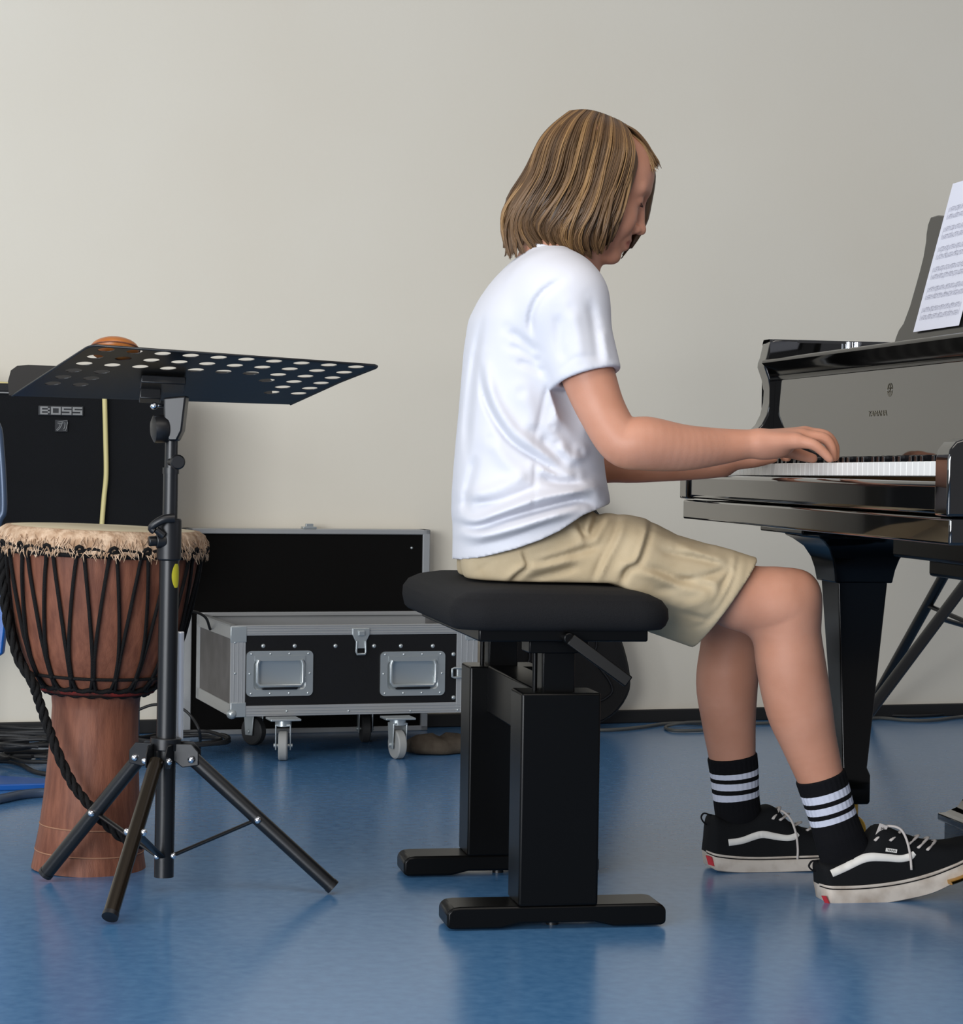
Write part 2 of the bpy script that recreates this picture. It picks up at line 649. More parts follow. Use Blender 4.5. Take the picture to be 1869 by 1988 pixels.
# ------------------------------------------------------------------ room
E1 = np.array([0.9524, 0.3048, 0])
NW = np.array([-0.3048, 0.9524, 0])
EZ = np.array([0, 0, 1.0])
WB = 6.029
def WP(a, b, z):
    return a * E1 + b * NW + z * EZ

fl = MB().box((0, 2.5, -0.05), (16, 14, 0.1)).build('floor', M_floor, smooth=0)
fl['kind'] = 'structure'
wl = MB().box(WP(0, WB + 0.08, 1.7), (16, 0.16, 3.4), (E1, NW, EZ)).build('wall_back', M_wall, smooth=0)
wl['kind'] = 'structure'
bs = MB().box(WP(0, WB - 0.006, 0.0185), (16, 0.012, 0.037), (E1, NW, EZ)).build('baseboard_back', M_base, smooth=0, bevel=0.003)
bs['kind'] = 'structure'

def rrect(w, h, r, n=5):
    out = []
    for cx, cy, a0 in ((w / 2 - r, h / 2 - r, 0), (-w / 2 + r, h / 2 - r, 90), (-w / 2 + r, -h / 2 + r, 180), (w / 2 - r, -h / 2 + r, 270)):
        for i in range(n + 1):
            a = math.radians(a0 + 90 * i / n)
            out.append((cx + r * math.cos(a), cy + r * math.sin(a)))
    return np.array(out)

# ------------------------------------------------------------------ grand piano
PC = np.array([0.5435, 3.865, 0])
FV = np.array([0.9836, 0.180, 0])
LV = np.array([-0.180, 0.9836, 0])
def PP(u, v, z):
    return PC + u * FV + v * LV + z * EZ
AXP = (FV, LV, EZ)
piano = thing('grand_piano', 'glossy black grand piano the person is playing, cut off at the right', 'piano', PP(0.7, 0, 0))
def pbox(m, u0, u1, v0, v1, z0, z1, mi=0):
    return m.box(PP((u0 + u1) / 2, (v0 + v1) / 2, (z0 + z1) / 2), (u1 - u0, v1 - v0, z1 - z0), AXP, mi)

# rim: grand outline seen from above
out2 = [(0.14, 0.70), (0.7, 0.70), (1.15, 0.69), (1.38, 0.62), (1.50, 0.46), (1.51, 0.28), (1.42, 0.12), (1.22, -0.02), (1.02, -0.16), (0.88, -0.36), (0.80, -0.56), (0.70, -0.67), (0.55, -0.70), (0.14, -0.70)]
oc = catmull([(a, b, 0) for a, b in out2], 70)[:, :2]
tn = np.gradient(oc, axis=0)
tn /= np.linalg.norm(tn, axis=1)[:, None]
nr = np.stack([tn[:, 1], -tn[:, 0]], 1)   # outline runs bass -> tail -> treble; inside is to the right
ic = oc + nr * 0.05
m = MB()
R = []
for (cu, zz) in ((oc, 0.664), (oc, 0.975), (oc * 0.5 + ic * 0.5 + (oc - ic) * 0.38, 0.981), (oc * 0.5 + ic * 0.5 - (oc - ic) * 0.38, 0.981), (ic, 0.975), (ic, 0.664)):
    R.append([PP(a, b, zz) for a, b in cu])
R.append(R[0])
m.rings(R, closed=False, cap=False)
m.build('rim', M_lacq, piano, smooth=30)
# bottom frame / soundboard and iron plate inside the rim
m = MB()
poly = [PP(a, b, 0.70) for a, b in ic]
m.prism(poly, (0, 0, 0.03))
m.build('soundboard', mat('spruce', (150, 112, 66), 0.5), piano, smooth=0)
m = MB()
poly = [PP(0.47 + (a - 0.47) * 0.96, b * 0.95, 0.80) for a, b in ic if a > 0.44]
m.prism(poly, (0, 0, 0.02))
m.build('iron_plate', M_gold, piano, smooth=0, bevel=0.004)

# arms: profile in (u, z)
prof = [(-0.026, 0.664), (-0.026, 0.742), (-0.023, 0.757), (-0.014, 0.768), (0.0, 0.773), (0.03, 0.774), (0.06, 0.777), (0.09, 0.786), (0.112, 0.798), (0.126, 0.812), (0.136, 0.832), (0.1415, 0.856), (0.142, 0.88), (0.138, 0.902), (0.132, 0.918), (0.129, 0.926), (0.1295, 0.935), (0.1335, 0.945), (0.139, 0.970), (0.142, 0.977), (0.149, 0.981), (0.20, 0.981), (0.20, 0.664)]
for sgn in (1, -1):
    v0, v1 = (0.65, 0.70) if sgn > 0 else (-0.70, -0.65)
    m = MB()
    m.prism([PP(u, v0, z) for u, z in prof], LV * (v1 - v0))
    m.build('arm', M_lacq, piano, smooth=30, bevel=0.004, seg=3)
# key bed and slip
m = MB()
pbox(m, -0.020, 0.36, -0.694, 0.694, 0.624, 0.6625)
m.build('keybed', M_lacq, piano, bevel=0.004, seg=3)
m = MB()
pbox(m, -0.020, -0.003, -0.649, 0.649, 0.665, 0.712)
m.build('key_slip', M_lacq, piano, bevel=0.0075, seg=4)
for v0 in (0.617, -0.649):
    m = MB()
    pbox(m, -0.002, 0.16, v0, v0 + 0.032, 0.665, 0.742)
    m.build('key_block', M_lacq, piano, bevel=0.005, seg=3)
# keys
pitch = 1.228 / 52
for i in range(52):
    v = -0.614 + pitch * (i + 0.5)
    m = MB()
    dz = -0.0015 - 0.0075 * v
    pbox(m, 0, 0.145, v - pitch / 2 + 0.00025, v + pitch / 2 - 0.00025, 0.717 + dz, 0.738 + dz)
    m.build('white_key', M_ivory, piano, smooth=0, bevel=0.0006, seg=1)
# index 0 is the highest C; count upward towards the bass
names_from_treble = ['C'] + ['B', 'A', 'G', 'F', 'E', 'D', 'C'] * 8
for i in range(51):
    lo = names_from_treble[i + 1]
    if lo in 'CDFGA' and not (lo == 'B' or lo == 'E'):
        if i + 1 == 51 and lo != 'A':
            continue
        v = -0.614 + pitch * (i + 1)
        m = MB()
        a, b = PP(0.052, v, 0), PP(0.16, v, 0)
        sec0 = [(-0.0055, 0.738), (-0.0046, 0.7485), (0.0046, 0.7485), (0.0055, 0.738)]
        kz = -0.0015 - 0.0075 * v
        m.rings([[PP(0.050, v + x, z + kz) for x, z in sec0], [PP(0.058, v + x * 0.92, 0.738 + kz + (z - 0.738) * 1.12) for x, z in sec0], [PP(0.145, v + x * 0.92, 0.738 + kz + (z - 0.738) * 1.12) for x, z in sec0]])
        m.build('black_key', M_ebony, piano, smooth=0, bevel=0.001, seg=2)
# fallboard with its top moulding and the shelf behind it
fp = [(0.1460, 0.7385), (0.1465, 0.742), (0.1530, 0.9145), (0.18, 0.9145), (0.18, 0.7385)]
m = MB()
m.prism([PP(u, -0.6495, z) for u, z in fp], LV * 1.299)
fb = m.build('fallboard', M_lacq, piano, smooth=30)
mo = [(0.1545, 0.898), (0.149, 0.8995), (0.1505, 0.903), (0.147, 0.910), (0.140, 0.919), (0.130, 0.927), (0.124, 0.9330), (0.1255, 0.938), (0.131, 0.9405), (0.43, 0.9405), (0.43, 0.916), (0.154, 0.916)]
m = MB()
m.prism([PP(u, -0.652, z) for u, z in mo], LV * 1.304)
m.build('shelf', M_legb, piano, smooth=50)
# worn gilt lettering on the fallboard
def text_mesh(txt, size, o, ax, ay, an, depth, name, material, parent, sx=1.0, align='CENTER'):
    c = bpy.data.curves.new(name, 'FONT')
    c.body = txt
    c.size = size
    c.extrude = depth / 2
    c.align_x = align
    c.align_y = 'CENTER'
    tmp = bpy.data.objects.new(name, c)
    COL.objects.link(tmp)
    bpy.context.view_layer.update()
    me0 = bpy.data.meshes.new_from_object(tmp.evaluated_get(bpy.context.evaluated_depsgraph_get()))
    bpy.data.objects.remove(tmp)
    V = np.zeros(len(me0.vertices) * 3)
    me0.vertices.foreach_get('co', V)
    V = V.reshape(-1, 3)
    F = [list(p.vertices) for p in me0.polygons]
    bpy.data.meshes.remove(me0)
    Wd = np.asarray(o) + V[:, :1] * sx * np.asarray(ax) + V[:, 1:2] * np.asarray(ay) + (V[:, 2:] + depth / 2) * np.asarray(an)
    mb = MB()
    mb.add(Wd, F)
    return mb.build(name, material, parent, smooth=0, recalc=False)
FN = -FV * math.cos(0.0377) + EZ * math.sin(0.0377)
lo_ = PPL(1703, 803, PP(0.1465, 0, 0.742) + 0.0004 * FN, FN)
em_ = PPL(1727, 757, PP(0.1465, 0, 0.742) + 0.0004 * FN, FN)
FUP = EZ * math.cos(0.0377) + FV * math.sin(0.0377)
text_mesh('YAMAHA', 0.014, lo_, -LV, FUP, FN, 0.0004, 'maker_lettering', M_gilt, fb, 1.6)
m = MB()
for a in (0, 60, 120):
    c, s_ = math.cos(math.radians(a)), math.sin(math.radians(a))
    d_ = -LV * s_ + EZ * c
    m.tube([em_ - d_ * 0.011, em_ + d_ * 0.011], 0.0005, 6)
m.loop([em_ + 0.0115 * (-LV * math.cos(t) + EZ * math.sin(t)) for t in np.linspace(0, 2 * math.pi, 25)[:-1]], 0.0005, 6)
m.build('maker_emblem', M_gilt, fb, smooth=60)
# hinge barrels on the inner bass side of the rim
for px in (1648, 1664):
    b = PPL(px, 672, PP(0, 0.64, 0), LV)
    m = MB().cyl((b[0], b[1], 0.9405), (b[0], b[1], 0.978), 0.008)
    m.build('hinge_barrel', M_chrome, piano)
# main lid lying closed behind the music desk
lidc = [(a, b) for a, b in oc if a > 0.62]
m = MB()
m.prism([PP(0.62, 0.71, 0.983)] + [PP(a + 0.004, b * 1.01, 0.983) for a, b in lidc] + [PP(0.62, lidc[-1][1], 0.983)], (0, 0, 0.02))
m.build('lid', M_lacq, piano, bevel=0.004)
# music desk
lean = math.radians(17)
DU = FV * math.sin(lean) + EZ * math.cos(lean)
DN = -FV * math.cos(lean) + EZ * math.sin(lean)
D0 = PP(0.30, 0, 0.9405)
edge_px = [(1732, 676), (1738, 655), (1744, 640), (1753, 627), (1765, 595), (1775, 560), (1784, 528), (1791, 500), (1796, 470), (1797, 455), (1800, 437), (1806, 421), (1820, 417), (1834, 418)]
left = [PPL(x, y, D0, DN) for x, y in edge_px]
lv = [(np.dot(q - D0, LV), np.dot(q - D0, DU)) for q in left]
lv = [(a, max(b, 0.0)) for a, b in lv]
poly = [D0 + a * LV + b * DU for a, b in lv] + [D0 - a * LV + b * DU for a, b in lv[::-1]]
m = MB()
m.prism(poly, -DN * 0.014)
m.build('music_desk', M_desk, piano, smooth=30, bevel=0.003)
# legs
def piano_leg(u, v, brackets=True):
    m = MB()
    sec = [(0.060, 0.082, 1), (0.060, 0.10, 1), (0.058, 0.135, 1), (0.050, 0.150, 1), (0.0485, 0.155, 0), (0.085, 0.50, 0), (0.098, 0.50, 0), (0.101, 0.515, 0)]
    def sq(w, z):
        h = w / 2
        return [PP(u - h, v - h, z), PP(u + h, v - h, z), PP(u + h, v + h, z), PP(u - h, v + h, z)]
    m.rings([sq(w, z) for w, z, _ in [(0.056, 0.082, 0), (0.060, 0.088, 0), (0.060, 0.138, 0), (0.050, 0.152, 0), (0.100, 0.515, 0)]])
    m.rings([sq(w, z) for w, z in [(0.114, 0.510), (0.116, 0.517), (0.122, 0.535), (0.134, 0.556), (0.156, 0.576), (0.19, 0.590), (0.215, 0.597), (0.215, 0.604)]])
    lg = m.build('leg', M_legb, piano, smooth=25, bevel=0.003)
    m = MB()
    m.cyl(PP(u, v, 0.055), PP(u, v, 0.084), 0.016)
    m.cyl(PP(u, v - 0.012, 0.03), PP(u, v + 0.012, 0.03), 0.03, n=24)
    m.build('castor', M_brass, lg, bevel=0.002)
    m = MB()
    pbox(m, u - 0.15, u + 0.13, v - 0.13, v + 0.13, 0.603, 0.6235)
    m.build('leg_plate', M_legb, piano, bevel=0.003)
piano_leg(0.276, 0.52)
piano_leg(0.276, -0.52)
piano_leg(1.30, 0.33)
# braces and beams below
m = MB()
pbox(m, 0.36, 0.44, -0.64, 0.64, 0.60, 0.66)
for vv, ue in ((0.45, 1.3), (0.15, 1.2), (-0.15, 0.95), (-0.4, 0.8)):
    pbox(m, 0.44, ue, vv - 0.035, vv + 0.035, 0.61, 0.70)
m.build('underside_beams', M_dull, piano, bevel=0.003)
m = MB()
pbox(m, 0.20, 0.50, -0.30, 0.115, 0.575, 0.6235)
pbox(m, 0.24, 0.46, -0.30, 0.045, 0.545, 0.576)
m.build('action_housing', M_satin, piano, bevel=0.006)
# pedal lyre
m = MB()
pbox(m, 0.300, 0.44, -0.10, 0.10, 0.050, 0.112)
pbox(m, 0.291, 0.45, -0.11, 0.11, 0.112, 0.126)
m.rings([[PP(0.37 + a * w, b * w * 1.15, z) for a, b in ((-.5, -.5), (.5, -.5), (.5, .5), (-.5, .5))] for w, z in ((0.168, 0.126), (0.150, 0.130), (0.120, 0.142), (0.105, 0.158), (0.105, 0.168))])
for vv in (-0.04, 0.04):
    m.cyl(PP(0.37, vv, 0.165), PP(0.37, vv, 0.625), 0.015)
lyre = m.build('pedal_lyre', M_lacq, piano, smooth=35, bevel=0.003)
for vv in (-0.06, 0.0, 0.06):
    pts = [PP(0.32, vv, 0.056), PP(0.30, vv, 0.052), PP(0.28, vv, 0.045), PP(0.26, vv, 0.038), PP(0.246, vv, 0.034)]
    m = MB().tube(catmull(pts, 10), np.linspace(0.012, 0.017, 10), 12, flat=0.22)
    m.build('pedal', M_brass, lyre, smooth=60)

# ------------------------------------------------------------------ sheet music on the desk
SO = D0 + DN * 0.004
bl, br, tl = [PPL(x, y, SO, DN) for x, y in ((1773, 645), (1861, 632), (1850, 357))]
sx_, sy_ = br - bl, tl - bl
bl = bl + sy_ * 0.0
def sheet(o, sx_, sy_, name, label):
    m = MB()
    m.prism([o, o + sx_, o + sx_ + sy_, o + sy_], DN * 0.0008, 0)
    def line(a, b, c, d, mi=1):
        q = [o + sx_ * x + sy_ * y + DN * 0.0011 for x, y in ((a, b), (c, b), (c, d), (a, d))]
        m.add(q, [(0, 1, 2, 3)], mi)
    rs = random.Random(3)
    for k in range(6):
        base = 0.075 + 0.135 * k
        for st in (0.0, 0.052):
            yb = base + st
            x0, x1 = 0.075, 0.93
            for ln in range(5):
                line(x0, yb + ln * 0.0062, x1, yb + ln * 0.0062 + 0.0017)
            n = 34
            for i in range(n):
                x = x0 + 0.04 + (x1 - x0 - 0.06) * (i + rs.uniform(-.25, .25)) / n
                y = yb + rs.uniform(-0.004, 0.022)
                line(x, y, x + 0.011, y + 0.007)
                if rs.random() < 0.8:
                    line(x + 0.0095, y, x + 0.011, y + rs.choice((0.022, 0.024, -0.018)))
            for i in range(7):
                x = x0 + 0.05 + 0.8 * i / 7 + rs.uniform(0, .03)
                line(x, yb + 0.027, x + 0.07, yb + 0.031)
        for i in range(5):
            line(0.075 + 0.2137 * i, base, 0.078 + 0.2137 * i, base + 0.078)
    o_ = m.build(name, [M_paper, M_ink], None, smooth=0, recalc=False)
    return tag(o_, label, 'sheet music')
sheet(bl, sx_, sy_, 'sheet_music', 'white sheet of printed piano music standing on the black music desk')

# ------------------------------------------------------------------ piano bench
BC = np.array([0.080, 3.846, 0])
def BP(u, v, z):
    return BC + u * FV + v * LV + z * EZ
bench = thing('piano_bench', 'black adjustable piano bench with woven padded seat under the person', 'bench', BP(0, 0, 0))
def bbox(m, u0, u1, v0, v1, z0, z1, mi=0):
    return m.box(BP((u0 + u1) / 2, (v0 + v1) / 2, (z0 + z1) / 2), (u1 - u0, v1 - v0, z1 - z0), AXP, mi)
# seat: rounded pad
m = MB()
R = []
for z, ins in ((0.474, 0.020), (0.470, 0.006), (0.476, 0.0), (0.490, -0.004), (0.506, -0.003), (0.519, 0.006), (0.528, 0.024), (0.5335, 0.055), (0.5355, 0.10)):
    o = rrect(0.344 - 2 * ins, 0.60 - 2 * ins, max(0.055 - ins * 0.5, 0.02), 8)
    R.append([BP(a, b, z + 0.004 * math.sin(3 * a + 9 * b) * (z > 0.48)) for a, b in o])
m.rings(R)
m.build('seat', M_cush, bench, smooth=180)
m = MB()
bbox(m, -0.135, 0.135, -0.285, 0.285, 0.452, 0.474)
m.build('seat_base', M_satin, bench, bevel=0.003)
for vv in (-0.23, 0.23):
    m = MB()
    bbox(m, -0.0635, 0.0635, vv - 0.045, vv + 0.045, 0.037, 0.371)
    m.build('column', M_satin, bench, bevel=0.004, seg=3)
    m = MB()
    bbox(m, -0.026, 0.026, vv - 0.022, vv + 0.022, 0.36, 0.455)
    m.cyl(BP(-0.034, vv, 0.36), BP(-0.034, vv, 0.455), 0.004)
    bbox(m, -0.05, 0.045, vv - 0.03, vv + 0.03, 0.432, 0.455)
    m.build('lift_post', M_satin, bench, bevel=0.002)
    m = MB()
    poly = [(-0.1755, 0.006), (-0.1755, 0.028), (-0.168, 0.036), (-0.155, 0.0375), (0.155, 0.0375), (0.168, 0.036), (0.1755, 0.028), (0.1755, 0.006), (0.168, 0.003), (0.09, 0.003), (0.06, 0.010), (-0.06, 0.010), (-0.09, 0.003), (-0.168, 0.003)]
    m.prism([BP(a, vv - 0.042, z) for a, z in poly], LV * 0.084)
    foot = m.build('foot_bar', M_satin, bench, smooth=30, bevel=0.004)
    for uu in (-0.14, 0.0, 0.14):
        m = MB().cyl(BP(uu, vv, 0), BP(uu, vv, 0.011), 0.010)
        m.build('glide', M_plastic, foot)
m = MB()
bbox(m, -0.032, 0.032, -0.187, 0.187, 0.29, 0.372)
m.build('crossbeam', M_satin, bench, bevel=0.003)
m = MB()
a, b = P(1106, 1240, 3.545), P(1220, 1324, 3.53)
ld = (b - a) / np.linalg.norm(b - a)
m.box((a + b) / 2, (np.linalg.norm(b - a), 0.009, 0.020), (ld, LV, np.cross(ld, LV)))
m.cyl(a + LV * 0.002, a + LV * 0.05, 0.009)
m.build('lift_lever', M_satin, bench, smooth=40, bevel=0.002)

# ------------------------------------------------------------------ flight case with castors
FB = 5.470
fo = PPL(448, 1392, FB * NW, NW)
fa = float(np.dot(fo, E1))
FZ0, FZ1 = 0.104, 0.322
FWD, FDP = 0.622, 0.44
def FP(x, y, n):
    """x along the front, y up from the floor, n out towards the room"""
    return WP(fa + x, FB - n, y)
AXW = (E1, NW, EZ)
case = thing('flight_case', 'open black flight case with aluminium edges and recessed handles on castors', 'case', FP(FWD / 2, 0, -FDP / 2))
def fbox(m, x0, x1, y0, y1, n0, n1, mi=0):
    return m.box(FP((x0 + x1) / 2, (y0 + y1) / 2, (n0 + n1) / 2), (x1 - x0, abs(n1 - n0), y1 - y0), AXW, mi)
T = 0.009
m = MB(); fbox(m, T, FWD - T, FZ0, FZ1, -T, 0); m.build('front_panel', M_lam, case, smooth=0)
m = MB(); fbox(m, T, FWD - T, FZ0, FZ1, -FDP, -FDP + T); m.build('back_panel', M_lam, case, smooth=0)
for x0 in (0, FWD - T):
    m = MB(); fbox(m, x0, x0 + T, FZ0, FZ1, -FDP, 0); m.build('side_panel', M_lamg, case, smooth=0)
m = MB(); fbox(m, T, FWD - T, FZ0, FZ0 + T, -FDP + T, -T); m.build('bottom_panel', M_lam, case, smooth=0)
E = 0.026
def edge(x0, x1, y0, y1, n0, n1, name='edge_extrusion', grooves=None):
    m = MB(); fbox(m, x0, x1, y0, y1, n0, n1)
    if grooves == 'x':
        hh = (y1 - y0)
        for g in (0.22, 0.5, 0.78):
            fbox(m, x0, x1, y0 + hh * g - 0.0012, y0 + hh * g + 0.0012, n1, n1 + 0.0014)
    if grooves == 'y':
        hh = (x1 - x0)
        for g in (0.22, 0.5, 0.78):
            fbox(m, x0 + hh * g - 0.0012, x0 + hh * g + 0.0012, y0, y1, n1, n1 + 0.0014)
    return m.build(name, M_alu, case, smooth=0, bevel=0.0012, seg=1)
edge(-0.002, FWD + 0.002, FZ1 - 0.022, FZ1 + 0.001, -0.003, 0.003, grooves='x')
edge(-0.002, FWD + 0.002, FZ0 - 0.001, FZ0 + 0.025, -0.003, 0.003, grooves='x')
edge(-0.003, 0.034, FZ0, FZ1, -0.003, 0.0034, grooves='y')
edge(FWD - 0.052, FWD + 0.003, FZ0, FZ1, -0.003, 0.0034, grooves='y')
edge(-0.003, 0.003, FZ1 - 0.030, FZ1 + 0.001, -FDP, 0.003)
edge(-0.003, 0.003, FZ0 - 0.001, FZ0 + 0.030, -FDP, 0.003)
edge(-0.003, 0.003, FZ0, FZ1, -FDP - 0.002, -FDP + 0.034)
edge(FWD - 0.003, FWD + 0.003, FZ1 - 0.030, FZ1 + 0.001, -FDP, 0.003)
edge(-0.002, FWD + 0.002, FZ1 - 0.004, FZ1 + 0.006, -FDP - 0.002, -FDP + 0.022)
edge(-0.002, FWD + 0.002, FZ1 - 0.034, FZ1 - 0.002, -FDP + T, -FDP + T + 0.004)
edge(-0.002, 0.014, FZ1 - 0.002, FZ1 + 0.003, -FDP, 0.0)
edge(FWD - 0.014, FWD + 0.002, FZ1 - 0.002, FZ1 + 0.003, -FDP, 0.0)
edge(-0.002, FWD + 0.002, FZ1 - 0.002, FZ1 + 0.003, -0.014, 0.003)
def fpx(px, py, n=0.0):
    q = PPL(px, py, (FB - n) * NW, NW)
    return float(np.dot(q, E1)) - fa, float(q[2])
def rivet(m, x, y, n, r=0.005):
    m.ball(FP(x, y, n), (r, r, r * 0.6), 10, 0, (E1, EZ, NW))
m = MB()
for px, py in ((511, 1254), (572, 1254), (651, 1254), (726, 1254), (778, 1254), (840, 1254), (880, 1270), (880, 1354)):
    x, y = fpx(px, py)
    rivet(m, x, y, 0.0, 0.0058)
for px, py in ((456, 1229), (456, 1247), (456, 1307), (556, 1380), (676, 1380), (796, 1380), (888, 1378), (909, 1241), (921, 1241), (933, 1250), (907, 1288), (922, 1288)):
    x, y = fpx(px, py)
    rivet(m, x, y, 0.003, 0.0036)
m.build('rivets', M_zinc, case, smooth=180)
# ball corners and corner plates
for x, y in ((0.002, FZ0 + 0.006), (FWD - 0.002, FZ0 + 0.006)):
    m = MB()
    m.ball(FP(x, y, -0.001), 0.013, 14)
    fbox(m, x - 0.022 if x > 0.1 else x - 0.004, x + 0.004 if x > 0.1 else x + 0.034, y - 0.008, y + 0.028, 0.002, 0.005)
    m.build('ball_corner', M_zinc, case, smooth=40, bevel=0.002)
for x0, x1 in ((-0.004, 0.036), (FWD - 0.03, FWD + 0.004)):
    m = MB()
    fbox(m, x0, x1, FZ1 - 0.038, FZ1 + 0.001, 0.002, 0.005)
    m.build('corner_plate', M_zinc, case, smooth=40, bevel=0.002)
# recessed handles
def case_handle(px0, py0, px1, py1):
    x0, y1 = fpx(px0, py0)
    x1, y0 = fpx(px1, py1)
    w, h = x1 - x0, y1 - y0
    cx, cy = (x0 + x1) / 2, (y0 + y1) / 2
    o = rrect(w, h, 0.012, 5)
    i = rrect(w - 0.036, h - 0.040, 0.010, 5) + np.array([0, -0.004])
    d = rrect(w - 0.052, h - 0.056, 0.008, 5) + np.array([0, -0.004])
    m = MB()
    R = [[FP(cx + a, cy + b, n) for a, b in oo] for oo, n in ((o, 0.0), (o, 0.0055), (i, 0.0055), (i, 0.004), (d, 0.0008))]
    m.rings(R)
    for k in range(4):
        for yy in (cy + h / 2 - 0.007, cy - h / 2 + 0.007):
            rivet(m, cx - w / 2 + 0.012 + (w - 0.024) * k / 3, yy, 0.0055, 0.0032)
    for sx in (-1, 1):
        rivet(m, cx + sx * (w / 2 - 0.008), cy, 0.0055, 0.0032)
    fbox(m, cx - w / 2 + 0.02, cx + w / 2 - 0.02, cy + h / 2 - 0.024, cy + h / 2 - 0.012, 0.0055, 0.008)
    hd = m.build('recessed_handle', M_zinc, case, smooth=40)
    m = MB()
    hw, ty, by = w / 2 - 0.026, cy + h / 2 - 0.022, cy - h / 2 + 0.026
    pts = [(-hw + 0.004, ty), (-hw, ty - 0.01), (-hw, by + 0.008), (-hw + 0.006, by), (hw - 0.006, by), (hw, by + 0.008), (hw, ty - 0.01), (hw - 0.004, ty)]
    m.tube([FP(cx + a, b, 0.0095) for a, b in pts], 0.0045, 10)
    m.build('bail', M_zinc, hd, smooth=50)
    m = MB()
    fbox(m, cx - hw + 0.012, cx + hw - 0.012, by - 0.010, by + 0.002, 0.002, 0.012)
    m.build('grip', M_plastic, hd, bevel=0.004)
case_handle(478, 1264, 606, 1350)
case_handle(738, 1265, 862, 1349)
# latches
def latch(cx, cy, rot=False):
    m = MB()
    def L(a, b, n):
        return FP(cx + (b if rot else a), cy + (a if rot else b), n)
    o = [(-0.022, 0.012), (-0.022, 0.028), (0.022, 0.028), (0.022, 0.012), (0.013, -0.006), (0.011, -0.022), (-0.011, -0.022), (-0.013, -0.006)]
    m.prism([L(a, b, 0.003) for a, b in o], -NW * 0.006)
    m.prism([L(a, b, 0.009) for a, b in ((-0.008, 0.010), (-0.008, 0.022), (0.008, 0.022), (0.008, 0.010))], -NW * 0.006)
    lt = m.build('latch', M_zinc, case, smooth=0, bevel=0.0015)
    m = MB()
    m.tube([L(a, b, 0.010) for a, b in ((-0.011, -0.004), (-0.012, -0.03), (-0.010, -0.036), (0.010, -0.036), (0.012, -0.03), (0.011, -0.004))], 0.003, 8)
    m.build('latch_wing', M_zinc, lt, smooth=60)
x, y = fpx(699, 1241)
latch(x, y)
x, y = fpx(902, 1305)
latch(x, y, True)
# castors
def castor(px, py, d, turn, material, name='castor'):
    c = PF(px, py)
    top = FZ0 - 0.001
    ax = np.array([math.cos(turn), math.sin(turn), 0])
    fw = np.array([-math.sin(turn), math.cos(turn), 0])
    r = 0.036
    m = MB()
    m.box((c[0], c[1], top - 0.0025), (0.075, 0.06, 0.005), AXW)
    m.cyl((c[0], c[1], top - 0.02), (c[0], c[1], top - 0.004), 0.02)
    for s_ in (-1, 1):
        q = c + ax * s_ * 0.016
        m.prism([q + fw * a + EZ * b for a, b in ((-0.018, top - 0.014), (0.018, top - 0.014), (0.012, r - 0.01), (-0.012, r - 0.01))], ax * 0.003 * s_)
    m.box((c[0], c[1], top - 0.016), (0.036, 0.036, 0.005), (ax, fw, EZ))
    m.cyl(c + EZ * r - ax * 0.023, c + EZ * r + ax * 0.023, 0.005)
    cs = m.build(name, M_zinc, case, smooth=40, bevel=0.001)
    m = MB()
    a0 = c + EZ * r
    m.lathe([(0.008, -0.011), (0.033, -0.011), (0.036, -0.008), (0.036, 0.008), (0.033, 0.011), (0.008, 0.011)], a0, ax, 32)
    m.build('wheel', material, cs, smooth=40)
castor(549, 1476, 0, 0.05, M_wheel)
castor(771, 1473, 0, 0.45, M_wheel)
castor(492, 1446, 0, 0.9, M_dwheel)
castor(708, 1441, 0, 0.2, M_dwheel)
# what lies inside: a perforated rack unit
ru = MB()
fbox(ru, 0.06, 0.50, FZ0 + T + 0.001, 0.300, -FDP + 0.10, -0.05)
rack = ru.build('rack_unit', M_dull, None, bevel=0.004)
tag(rack, 'dark audio rack unit with perforated silver top inside the open flight case', 'audio equipment')
m = MB()
for i in range(26):
    for j in range(5):
        m.ball(FP(0.17 + i * 0.0085, 0.301, -0.16 - j * 0.012), (0.0026, 0.0026, 0.002), 6)
m.build('perforated_top', M_zinc, rack, smooth=180)
m = MB()
fbox(m, 0.42, 0.49, 0.300, 0.306, -0.25, -0.12)
m.build('corner_plate', M_zinc, rack, bevel=0.001)

# ------------------------------------------------------------------ lid standing against the wall behind the case
LB0, LB1 = 5.952, 6.012
la = float(np.dot(PPL(357, 1300, LB0 * NW, NW), E1))
LW, LH = 0.668, 0.545
lid = thing('flight_case_cover', 'flat black flight case cover with aluminium rim standing against the wall', 'case cover', WP(la + LW / 2, 5.98, 0))
def lbox(m, x0, x1, y0, y1, b0, b1):
    return m.box(WP(la + (x0 + x1) / 2, (b0 + b1) / 2, (y0 + y1) / 2), (x1 - x0, b1 - b0, y1 - y0), AXW)
m = MB(); lbox(m, 0.008, LW - 0.008, 0.008, LH - 0.008, LB1 - 0.012, LB1 - 0.002); m.build('panel', M_lam, lid, smooth=0)
m = MB(); lbox(m, 0.016, LW - 0.016, 0.012, LH - 0.012, LB0 + 0.008, LB1 - 0.012); m.build('foam_lining', M_foam, lid, smooth=0)
for (x0, x1, y0, y1) in ((0, 0.02, 0, LH), (LW - 0.02, LW, 0, LH), (0, LW, 0, 0.014), (0, LW, LH - 0.014, LH)):
    m = MB(); lbox(m, x0, x1, y0, y1, LB0, LB1)
    m.build('rim_extrusion', M_alu, lid, smooth=0, bevel=0.002, seg=1)
m = MB()
lbox(m, LW * 0.5 - 0.018, LW * 0.5 + 0.018, LH, LH + 0.006, LB0, LB0 + 0.03)
